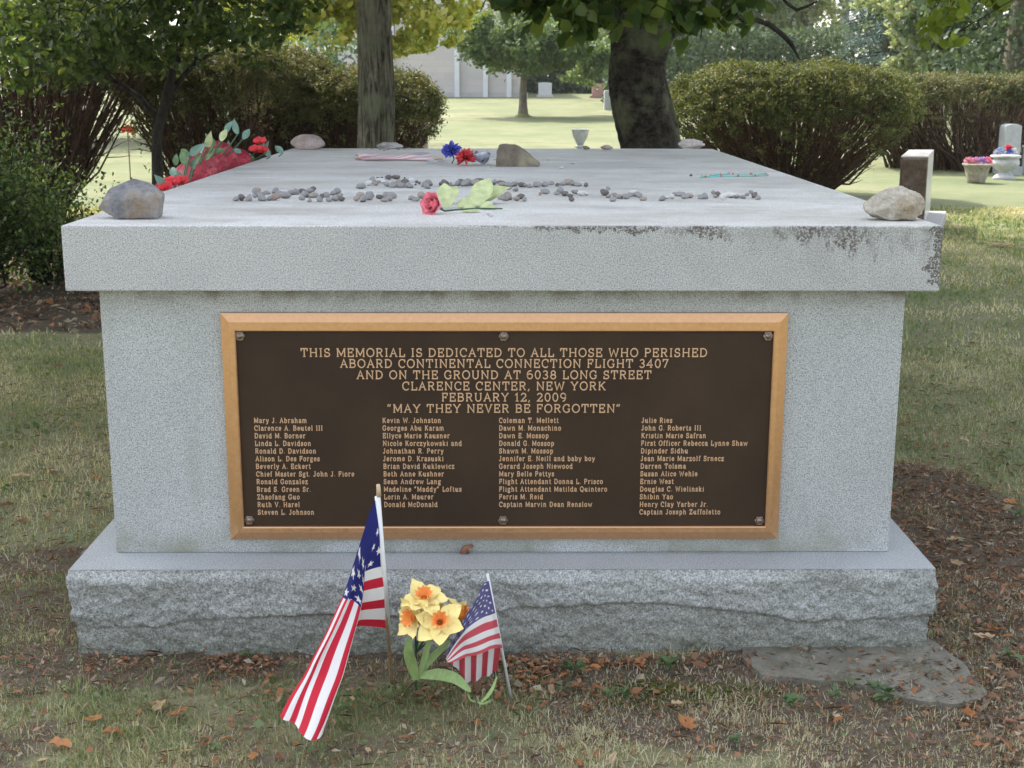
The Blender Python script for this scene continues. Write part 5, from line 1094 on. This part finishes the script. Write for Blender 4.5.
# --- vase-shaped clipped yews
G_yew=leafmat('yew_sprig',[(.030,.038,.014),(.062,.075,.024),(.11,.13,.04),(.21,.22,.08),(.22,.15,.07)],.25,.6)
G_yewd=leafmat('yew_sprig_dull',[(.035,.045,.02),(.075,.085,.035),(.13,.14,.065),(.20,.19,.09),(.17,.11,.06)],.25,.6)
BK_yew=bark('yew_stem',(.035,.022,.016),(.12,.075,.05),(40,40,8),.5)
def yew(name,label,c,rx,ry,H,nst,nl,mat,base_r=.35,low=.42,lsize=.035,group=None,flat=.5,twigs=6):
    c=np.array(c,float); t_=thing(name,label,'bush',c,group); mb=MB()
    def surf(a,el):      # outline: domed top, sides drawn in towards the foot
        k=1+.06*math.sin(a*3+c[0])+.05*math.sin(a*5+1)
        if el>=0: return np.array([math.cos(a)*rx*math.cos(el)**flat*k,math.sin(a)*ry*math.cos(el)**flat*k,H*low+H*(1-low)*math.sin(el)**.8*(1+.03*math.sin(a*4))])
        t=-el/(math.pi/2); s=(1-t)**.62*(1-.0)+.0; return np.array([math.cos(a)*(base_r+(rx-base_r)*(1-t)**.75)*k,math.sin(a)*(base_r+(ry-base_r)*(1-t)**.75)*k,H*low*(1-t)])
    for i in range(nst):
        a=rng.uniform(0,6.283); el=rng.uniform(-.3,1.35); e=surf(a,el)*np.array([.90,.90,.93])
        b0=np.array([math.cos(a)*base_r*rng.random(),math.sin(a)*base_r*rng.random(),0]); m1=b0*.6+e*.4; m1[2]*=.85
        p=np.array([b0,b0*.8+e*.2+rng.normal(size=3)*.03,m1+rng.normal(size=3)*.04,b0*.2+e*.8+rng.normal(size=3)*.04,e]); p[:,2]=np.maximum(p[:,2],0); mb.tube(p+c,np.array([.022,.018,.013,.009,.004])*rng.uniform(.6,1.3),5,False)
        for k in range(twigs):
            q=p[2]*(1-k/twigs)+p[4]*k/twigs; d=(p[4]-p[2]); d/=np.linalg.norm(d)+1e-6; d=d+rng.normal(size=3)*.45; mb.tube([q+c,q+d*.12+c,q+d*rng.uniform(.12,.26)+c+rng.normal(size=3)*.02],[.006,.004,.0025],4,False)
    mb.build('stems',BK_yew,t_,smooth=True)
    # sprigs: a dense clipped shell on top, thinning down the sides
    nt_=nl//38; u=rng.random(nt_); a=rng.uniform(0,6.283,nt_); el=np.where(u<.78,np.arcsin(rng.random(nt_)**.9)*1.0,-rng.random(nt_)**1.5*1.15)
    C_=np.array([surf(x,y) for x,y in zip(a,el)]); dep=np.where(el>0,1-np.abs(rng.normal(0,.045,nt_)),1-np.abs(rng.normal(0,.12,nt_)))
    C_=C_*np.stack([dep,dep,dep],-1); el=np.repeat(el,38); tr_=np.repeat(rng.uniform(.035,.075,nt_),38); tv=np.repeat(rng.random(nt_),38); C_=np.repeat(C_,38,0)+rng.normal(size=(nt_*38,3))*tr_[:,None]*np.array([.75,.75,.55])
    nzv=fbm(C_*3.3+c,3); nv2=fbm(C_*9+c,2); keep=(nv2+.25*(nzv-.5)>.38+np.where(el<0,.15+.24*(-el),0)); C_=C_*(1+.10*(nzv[:,None]-.5))
    C_=C_[keep]+c; tv=tv[keep]; v,f=leaf_quads(C_,lsize,.38,.1); rn=np.clip(rng.random(len(C_))*.35+.65*tv**1.2+.5*(fbm(C_*1.7,3)-.5),0,1)
    mesh_arr('foliage',v,f,mat,t_,None,False,{'rnd':np.repeat(rn,4)}); return t_
# right yew
cR=at(795,105,14.8); yew('yew_bush','large clipped yew bush with brown stems and green top right of the cherry tree',(cR[0]-.05,14.8,0),1.72,1.5,1.80,420,190000,G_yew,low=.60,base_r=.5,lsize=.040,group='clipped yew bushes',flat=.75)
cR=at(985,120,20.5); yew('yew_bush','duller clipped yew hedge at the far right behind the flower basket and the pedestal urn',(cR[0],21.2,0),2.35,1.5,1.66,420,130000,G_yewd,low=.75,base_r=1.5,lsize=.05,group='clipped yew bushes')
cL=at(352,100,13.6); yew('yew_bush','clipped yew bush behind the furrowed trunk at the right end of the left hedge',(cL[0],13.6,0),1.12,1.2,1.70,300,100000,G_yewd,low=.66,base_r=.45,lsize=.042,group='clipped yew bushes')
cL=at(225,100,13.4); yew('yew_bush','clipped yew bush above the red wreath in the middle of the left hedge',(cL[0],13.4,0),1.30,1.2,1.98,360,100000,G_yewd,low=.68,base_r=.6,lsize=.042,group='clipped yew bushes')
cL=at(30,100,12.0); yew('yew_bush','tall open yew bush with dark bare stems at the left behind the big rock',(cL[0]-.1,12.0,0),1.45,1.1,2.25,300,26000,G_shade,low=.80,base_r=.40,lsize=.05,group='clipped yew bushes',twigs=7)
# leafy shrub at the left edge, nearer
def shrub(label,c,r,H,nl,ls,mat,nst=60,group=None):
    c=np.array(c,float); t_=thing('shrub',label,'shrub',c,group); mb=MB(); P=[]
    for i in range(nst):
        a=rng.uniform(0,6.28); q=rng.random()**.6; e=np.array([math.cos(a)*r[0]*q,math.sin(a)*r[1]*q,H*rng.uniform(.35,1)*(1-.35*q**2)])
        p=curve([math.cos(a)*.15,math.sin(a)*.15,0],e,0,.2,7,.08); mb.tube(p+c,np.linspace(.012,.003,7),5,False)
        for k in range(5): P.append(p[2+k%5]+rng.normal(size=3)*.10)
    mb.build('stems',BK_dark,t_,smooth=True); P=np.array(P); C_=P[rng.integers(0,len(P),nl)]+rng.normal(size=(nl,3))*.085; C_[:,2]=np.abs(C_[:,2]); v,f=leaf_arr(C_+c,ls,.6,.5)
    mesh_arr('foliage',v,f,mat,t_,None,False,{'rnd':np.repeat(rng.random(nl),6)}); return t_
G_shr=leafmat('shrub_leaf',[(.030,.060,.018),(.05,.095,.028),(.10,.15,.045),(.24,.30,.10)],.4,.4)
c=at(8,285,6.2); shrub('dense leafy green shrub at the left edge beside the slab',(c[0]-.42,6.3,0),(.80,.7),1.45,22000,.036,G_shr,120)
c=at(70,262,6.9); shrub('lower leafy shrub between the dense shrub and the big rock',(c[0]-.12,7.0,0),(.45,.45),.95,5200,.034,G_shr,50)
# --- pale blossoming / yellow maple behind the trunk
b0=at(330,110,24); b0[2]=0
X_=lambda px,py,r,w_=1:(at(px,py,23+rng.uniform(-1,1)),r,w_)
tree('maple_tree','sunlit yellow green maple showing on both sides of the furrowed trunk','tree',(b0[0],b0[1],0),[b0,b0+np.array([.1,0,1.6]),b0+np.array([0,.1,3.0])],[.14,.11,.09],[((b0[0]+.6,24.3,4.4),(3.2,2.4,1.5),1)],40,30000,.15,G_yel,BK_mid,clump_r=.8,seed=2,
   extra_clumps=[X_(x,y,.42,.9) for x,y in [(300,12),(320,28),(340,16),(355,32),(400,15),(415,32),(432,12),(395,45),(350,5),(270,25),(290,40),(420,50),(445,20),(385,5),(330,42),(465,15)]]+[X_(478,8,.25,.3),X_(455,38,.25,.4)],tm=50)
# dark green / blue-green shrubs behind the hedge
for px,py,Yv,r,lb,mt in [(255,75,19,(1.1,1.0),'blue green shrub rising behind the middle of the left hedge',G_blue),(318,78,19.5,(1.2,1.0),'blue green shrub rising behind the hedge left of the furrowed trunk',G_blue),]:
    c=at(px,py,Yv); hz=at(px,30 if Yv<25 else 40,Yv)[2]; shrub(lb,(c[0],Yv,0),r,hz+ (.15 if Yv<25 else 0.0),9000,.10,mt,60)
# --- the lone tree on the lawn
b0=GT(523,117); Yt=b0[1]; kk=(Yt+3.6)/F
X_=lambda px,py,r,w_=1:(at(px,py,Yt+rng.uniform(-1.5,1.5)),r,w_)
tree('tree','lone spreading tree on the lawn before the stone wall','tree',b0,[b0,at(523,105,Yt),at(523,90,Yt),at(524,75,Yt),at(527,62,Yt)],[.20,.145,.125,.12,.10],[((at(530,40,Yt)[0],Yt,at(530,42,Yt)[2]),(2.6,2.2,.75),1)],26,26000,.16,G_mid,BK_mid,clump_r=.55,seed=8,
   extra_clumps=[X_(x,y,.5,1) for x,y in [(465,45),(480,35),(495,50),(510,35),(530,28),(550,35),(570,45),(590,55),(600,68),(475,58),(500,62),(545,60),(565,62),(520,50),(585,72),(605,50),(455,30),(485,22),(515,18),(555,20),(585,35)]],tm=50)
MB().lathe([(.42,0),(.34,.05),(.22,.13),(.15,.20)],(b0[0],b0[1],b0[2]-.03),14).build('root_mound',plain('grassy_root_mound',(.16,.16,.06),.9),[o_ for o_ in bpy.data.objects if o_.get('label','').startswith('lone spreading')][0],smooth=True)
# --- far trees
def bigtree(label,px,Y,rx,H,nl,mat,group='trees beyond the lawn',ls=.28,zc=.55,bk=BK_mid,low=0.12,ncl=60):
    c=at(px,100,Y); z0=float(gz(c[0],Y)); b0=np.array([c[0],Y,z0])
    return tree('tree',label,'tree',b0,[b0,b0+np.array([.1,0,H*.2]),b0+np.array([.2,0,H*.45])],[rx*.09,rx*.07,rx*.05],[((c[0],Y,z0+H*(.5+low/2)),(rx,rx*.8,H*(.5-low/2)),1)],ncl,int(nl*.55),ls,mat,bk,group,clump_r=rx*.28,tm=30,hexleaf=False,shell=.6)
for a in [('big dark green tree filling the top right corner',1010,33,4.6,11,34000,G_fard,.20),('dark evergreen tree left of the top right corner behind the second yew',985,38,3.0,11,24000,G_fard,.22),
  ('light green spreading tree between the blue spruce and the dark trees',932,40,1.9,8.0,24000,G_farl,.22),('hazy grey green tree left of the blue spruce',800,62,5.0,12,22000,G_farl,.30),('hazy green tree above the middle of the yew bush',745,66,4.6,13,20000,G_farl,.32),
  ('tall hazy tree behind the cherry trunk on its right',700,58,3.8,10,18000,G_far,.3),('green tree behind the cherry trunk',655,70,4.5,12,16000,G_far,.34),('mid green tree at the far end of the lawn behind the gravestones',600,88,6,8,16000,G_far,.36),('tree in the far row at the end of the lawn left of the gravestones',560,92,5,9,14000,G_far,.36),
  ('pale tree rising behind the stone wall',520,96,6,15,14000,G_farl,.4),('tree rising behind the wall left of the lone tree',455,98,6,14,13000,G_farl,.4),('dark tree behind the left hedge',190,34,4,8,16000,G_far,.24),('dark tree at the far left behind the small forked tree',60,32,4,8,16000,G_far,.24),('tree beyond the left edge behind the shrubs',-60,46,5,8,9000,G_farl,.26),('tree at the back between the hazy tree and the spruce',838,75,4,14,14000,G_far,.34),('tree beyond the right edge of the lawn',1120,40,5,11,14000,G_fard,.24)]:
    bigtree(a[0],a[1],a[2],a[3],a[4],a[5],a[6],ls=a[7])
# far end of the lawn: dark hedge line
for px,Yv,w_,H_,lb in [(560,82,4.2,2.4,'dark hedge at the end of the lawn behind the gravestones'),(690,60,4,2.2,'light shrub row behind the right yew'),(840,52,9,3.6,'long light shrub row seen over the right yew bushes'),(635,84,3.5,2.4,'dark shrub behind the cherry trunk at the end of the lawn')]:
    c=at(px,90,Yv); z0=float(gz(c[0],Yv)); 
    t_=thing('hedge',lb,'hedge',(c[0],Yv,z0)); C_=np.stack([rng.uniform(-w_,w_,14000),rng.uniform(-.8,.8,14000),rng.random(14000)**.8*H_],-1); C_[:,2]*=(.8+.35*n2(C_[:,0],C_[:,1],3,.6)); C_=C_+np.array([c[0],Yv,z0]); v,f=leaf_quads(C_,.22); mesh_arr('foliage',v,f,G_fard,t_,None,False,{'rnd':np.repeat(rng.random(len(C_)),4)})
    mb=MB()
    for k in range(14): x_=c[0]+rng.uniform(-w_,w_); mb.tube([(x_,Yv,z0),(x_+.2,Yv,z0+H_*.7)],[.05,.02],5)
    mb.build('stems',BK_dark,t_)
# far-left greenery seen through the stems
# blue spruce
c=at(884,100,46); z0=float(gz(c[0],46)); t_=thing('spruce_tree','tall blue grey spruce right of the hazy trees','tree',(c[0],46,z0)); H_=12.5
MB().tube([(c[0],46,z0),(c[0],46,z0+H_)],[.22,.03],10).build('trunk',BK_mid,t_,smooth=True)
C_=[];mb=MB()
for i in range(300):
    t=rng.random()**.8; z=z0+.6+(H_-.9)*t; R_=1.75*(1-t)**.75+.15; a=rng.uniform(0,6.28); e=np.array([math.cos(a)*R_,math.sin(a)*R_,-.18*R_]); b1=np.array([c[0],46,z]); mb.tube([b1,b1+e*.5+[0,0,.05],b1+e],[.03,.02,.008],4,False)
    n=120; q=rng.random(n)**.7; C_.append(b1+e*q[:,None]+rng.normal(size=(n,3))*np.array([.13,.13,.09])-np.array([0,0,.12])*rng.random(n)[:,None])
mb.build('branches',BK_dark,t_); C_=np.concatenate(C_); v,f=leaf_quads(C_,.13,.35,.2); mesh_arr('crown',v,f,G_spruce,t_,None,False,{'rnd':np.repeat(rng.random(len(C_)),4)})
# ================================================================ stones and buildings in the background
# mausoleum wall
M_wall=M('coursed_stone'); br=M_wall.n('ShaderNodeTexBrick'); br.inputs['Scale'].default_value=1.0; br.inputs['Brick Width'].default_value=1.1; br.inputs['Row Height'].default_value=.34; br.inputs['Mortar Size'].default_value=.012
br.inputs['Color1'].default_value=(.50,.46,.44,1); br.inputs['Color2'].default_value=(.60,.53,.49,1); br.inputs['Mortar'].default_value=(.46,.45,.45,1); br.offset=.45
sp_=M_wall.n('ShaderNodeSeparateXYZ'); cb=M_wall.n('ShaderNodeCombineXYZ'); M_wall.l(M_wall.co(),sp_.inputs[0]); M_wall.l(sp_.outputs[0],cb.inputs[0]); M_wall.l(sp_.outputs[2],cb.inputs[1]); M_wall.l(cb.outputs[0],br.inputs['Vector'])
M_wall.set(M_wall.mix(M_wall.ramp(M_wall.noise(.8,4),[(.4,0.),(.65,.5)]),br.outputs[0],(.44,.44,.46)),.9,0,.2); M_wall=M_wall.m
pw=GT(470,97); Yw=pw[1]; z0=float(gz(0,Yw))-.1; xl=at(240,97,Yw)[0]; xr=at(526,97,Yw)[0]
bl=thing('mausoleum','long pale stone building with white pilasters beyond the lawn','building',((xl+xr)/2,Yw,z0))
MB().box((xl,Yw,z0),(xr,Yw+14,z0+4.9)).build('wall',M_wall,bl)
MB().box((xl-.2,Yw-.3,z0+4.9),(xr+.2,Yw+14.2,z0+5.6)).build('cornice',plain('limestone',(.52,.51,.52),.8,0,.08,3),bl)
MB().box((xl-.1,Yw-.12,z0),(xr+.1,Yw-.003,z0+.35)).build('plinth',plain('limestone_plinth',(.44,.43,.43),.8,0,.08,3),bl)
for px in (298,328,361,392,457,485.5,509): 
    c=at(px,97,Yw-.2); MB().box((c[0]-.13,Yw-.25,z0),(c[0]+.13,Yw-.003,z0+4.898)).build('pilaster',plain('white_pilaster',(.66,.67,.70),.7,0,.05,3),bl)
# gravestones
def stone(label,px,pyb,pw_,ph,col,depth=.25,round_=False,name='gravestone',cat='gravestone',base=True,group='gravestones at the far end of the lawn'):
    g_=GT(px,pyb); k=(g_[1]+3.62)/F; w2=pw_*k/2; H_=ph*k; t_=thing(name,label,cat,g_,group); x,y,z=g_; mt=plain('stone_'+str(int(px)),col,.7,0,.1,12)
    if base: MB().box((x-w2*1.25,y-depth*.8,z-.1),(x+w2*1.25,y+depth*.8,z+H_*.16)).build('plinth',plain('stone_base',tuple(q*.85 for q in col),.8,0,.1,12),t_,bevel=.01)
    n=14; pr=[(-w2,z+(H_*.16 if base else -.1))]+[(w2,z+(H_*.16 if base else -.1))]
    for i in range(n+1): a=math.pi*i/n; pr.append((x*0+w2*math.cos(a)*1.0,z+H_*(.9 if round_ else .94)+H_*(.1 if round_ else .06)*math.sin(a)))
    v=[(x+a,y-depth/2,b_) for a,b_ in pr]+[(x+a,y+depth/2,b_) for a,b_ in pr]; m_=len(pr); f=[tuple(range(m_)),tuple(range(m_,2*m_))[::-1]]+[(i,i+m_,(i+1)%m_+m_,(i+1)%m_) for i in range(m_)]
    MB().add(v,f).build('tablet',mt,t_,bevel=.01); return t_
stone('pale grey gravestone left of the pink one at the far end of the lawn',583,93,13,11,(.45,.45,.46))
stone('pink granite gravestone at the far end of the lawn',599.5,98,15,14,(.42,.24,.22))
stone('tall grey gravestone half hidden by the left side of the cherry trunk',608,110,8,19,(.42,.43,.45),base=False)
stone('white gravestone with a cluster of white flowers right of the lone tree',545,97,13,14,(.60,.60,.62))
stone('low pale gravestone farthest off behind the lone tree',563,92,9,6,(.5,.48,.47))
stone('pink grey upright gravestone at the right end of the left hedge',421,158,14,40,(.44,.32,.28),depth=.3,group='nearer gravestones')
stone('tall light grey gravestone behind the round stone urn at the right edge',1007,174,16,49,(.40,.41,.42),depth=.3,group='nearer gravestones')
# small blue-green figure at the right edge
stone('weathered blue green gravestone at the very right edge',1024,172,12,26,(.28,.34,.33),depth=.3,group='nearer gravestones')
# pillar stone seen end on
A0=at(915,231,10.3); x0=at(901,156,10.3)[0]; x1=at(928.5,156,10.3)[0]; zt=at(915,156,10.3)[2]; wS=x1-x0
hs=thing('headstone','polished headstone seen end on, with a rough brown end face, behind the pale rock','gravestone',((x0+x1)/2,10.3,0))
M_hs=plain('polished_grey_granite',(.52,.51,.50),.25,0,.08,180); M_hb=rockmat('rough_brown_end',(.085,.06,.045),(.17,.12,.09),None,14,1.0)  # tablet colour lifted to carry the bright reflection on its polished face
ux=np.array([.36,1.0,0])*1.28; rt=np.array([1,-.0,0])*wS
def prism(p,a,bv,z0,z1): 
    p=np.array(p,float); v=[p,p+a,p+a+bv,p+bv]; return [tuple(np.array([q[0],q[1],z])) for z in (z0,z1) for q in v]
FB=[(0,3,2,1),(4,5,6,7),(0,1,5,4),(1,2,6,5),(2,3,7,6),(3,0,4,7)]
MB().add(prism((x0,10.3,0),rt,ux,.12,zt),FB).build('tablet',M_hs,hs,bevel=.006)
n=16; v=[];f=[]
for i in range(n+1):
    for j in range(n*2+1):
        q=np.array([x0,10.3,0])+rt*(i/n); z=.125+(zt-.14)*j/(2*n); e=min(i,n-i,j,2*n-j); v.append((q[0],10.296-.035*fbm(np.array([q[0]*9,z*9,1.]),4)*(1 if e>0 else 0),z))
for i in range(n):
    for j in range(2*n): k=i*(2*n+1)+j; f.append((k,k+2*n+1,k+2*n+2,k+1))
MB().add(v,f).build('rough_end',M_hb,hs)
MB().add(prism((x0-.12,10.12,0),rt*1.0+np.array([.24,0,0]),ux*1.25,-.1,.12),FB).build('plinth',plain('plinth_granite',(.36,.35,.34),.8,0,.12,60),hs,bevel=.01)
# urn on pedestal beyond the slab
gU=at(580,158,22.5); gU[2]=0; kU=(22.5+3.62)/F; um=thing('garden_urn','pale goblet shaped stone urn seen on the lawn just above the back slab edge','urn',gU,'stone urns'); zt=at(580,129,22.5)[2]; r_=8.3*kU
MU=rockmat('urn_stone',(.40,.40,.41),(.54,.54,.55),(.3,.3,.29),9,.4)
MB().lathe([(r_*.35,zt-.30),(r_*.55,zt-.24),(r_*.85,zt-.15),(r_*.98,zt-.07),(r_,zt-.03),(r_*1.06,zt-.02),(r_*1.06,zt),(r_*.88,zt),(r_*.8,zt-.06)],(gU[0],gU[1],0),28).build('bowl',MU,um,smooth=True)
MB().lathe([(r_*1.1,0),(r_*1.1,.1),(r_*.85,.14),(r_*.5,zt-.50),(r_*.45,zt-.36),(r_*.75,zt-.33),(r_*.35,zt-.30)],(gU[0],gU[1],0),24).build('foot',MU,um,smooth=True)
# basket with pink flowers
gB=GT(976,183); kB=(gB[1]+3.62)/F; bk=thing('flower_basket','tapered stone planter of pink flowers on the sunny grass','planter',gB); R_=14*kB
Mb=rockmat('planter_stone',(.24,.21,.16),(.42,.38,.32),None,20,1.0)
MB().lathe([(R_*.58,0),(R_*.66,R_*.25),(R_*.82,R_*.85),(R_*.92,R_*1.18),(R_*1.02,R_*1.22),(R_*1.04,R_*1.36),(R_*.9,R_*1.38),(R_*.85,R_*1.2)],gB,26).build('pot',Mb,bk,smooth=True)
def flowerball(c,r,n,col,parent,s=.05):
    mb=MB(); 
    for j in range(n):
        d=rng.normal(size=3); d[2]=abs(d[2]); d/=np.linalg.norm(d); v,f=blade(c+d*np.array(r)*.5,d+rng.normal(size=3)*.6,rng.normal(size=3),s*1.3,s*.8,.5,4,'petal',.2); mb.add(v,f)
    return mb.build('bloom',plain('bloom_%d'%int(rng.integers(1e6)),col,.6,0,.15,30),parent,smooth=True)
for dx,col in ((-.65,(.75,.35,.42)),(-.1,(.62,.42,.66)),(.3,(.60,.40,.68)),(.62,(.80,.22,.34)),(-.3,(.78,.38,.46))): flowerball(gB+np.array([dx*R_,-.02,R_*1.42]),(R_*.3,R_*.4,R_*.36),60,col,bk)
# round urn on legs in front of the tall stone
gN=GT(1004,179); kN=(gN[1]+3.62)/F; un=thing('planter_bowl','round wide rimmed stone urn of red white and blue flowers at the right edge','urn',gN,'stone urns'); R_=13.5*kN
MB().lathe([(R_*.9,0),(R_*.7,.05),(R_*.42,.10),(R_*.35,R_*.5),(R_*.5,R_*.62),(R_*.85,R_*.85),(R_*1.0,R_*1.1),(R_*.98,R_*1.35),(R_*.82,R_*1.5),(R_*1.06,R_*1.56),(R_*1.08,R_*1.72),(R_*.9,R_*1.74),(R_*.8,R_*1.6)],gN,28).build('bowl',MU,un,smooth=True)
for dx,dz,col in ((-.7,0,(.5,.5,.6)),(-.25,.1,(.65,.68,.7)),(.1,.35,(.7,.06,.1)),(.15,.05,(.08,.15,.6)),(.5,.1,(.6,.62,.65)),(-.5,.15,(.3,.4,.6))): flowerball(gN+np.array([dx*R_,-.02,R_*(1.85+dz)]),(R_*.2,R_*.25,R_*.28),36,col,un,.04)
# red-flowered marker seen through the stems at the left
gM=at(130,170,18); gM[2]=0; mk=thing('grave_marker','small red flowered grave marker seen through the stems at the left','grave marker',gM); zt=at(130,132,18)[2]
MB().tube([gM,(gM[0],gM[1],zt)],.010,8).build('post',plain('marker_post',(.2,.15,.12),.7),mk); flowerball(np.array([gM[0],gM[1],zt]),(.14,.1,.1),50,(.7,.12,.08),mk,.06)

# ---- haze
hz=M('haze_air'); hz.nt.nodes.clear(); ou=hz.nt.nodes.new('ShaderNodeOutputMaterial'); pv=hz.nt.nodes.new('ShaderNodeVolumePrincipled'); pv.inputs['Color'].default_value=(.93,.95,1,1); pv.inputs['Density'].default_value=.0003; pv.inputs['Anisotropy'].default_value=.3; hz.nt.links.new(pv.outputs[0],ou.inputs['Volume'])
hb=MB().box((-700,-60,-2),(700,960,24)).build('haze',hz.m); hb['kind']='stuff'; hb['label']='pale summer haze in the air'
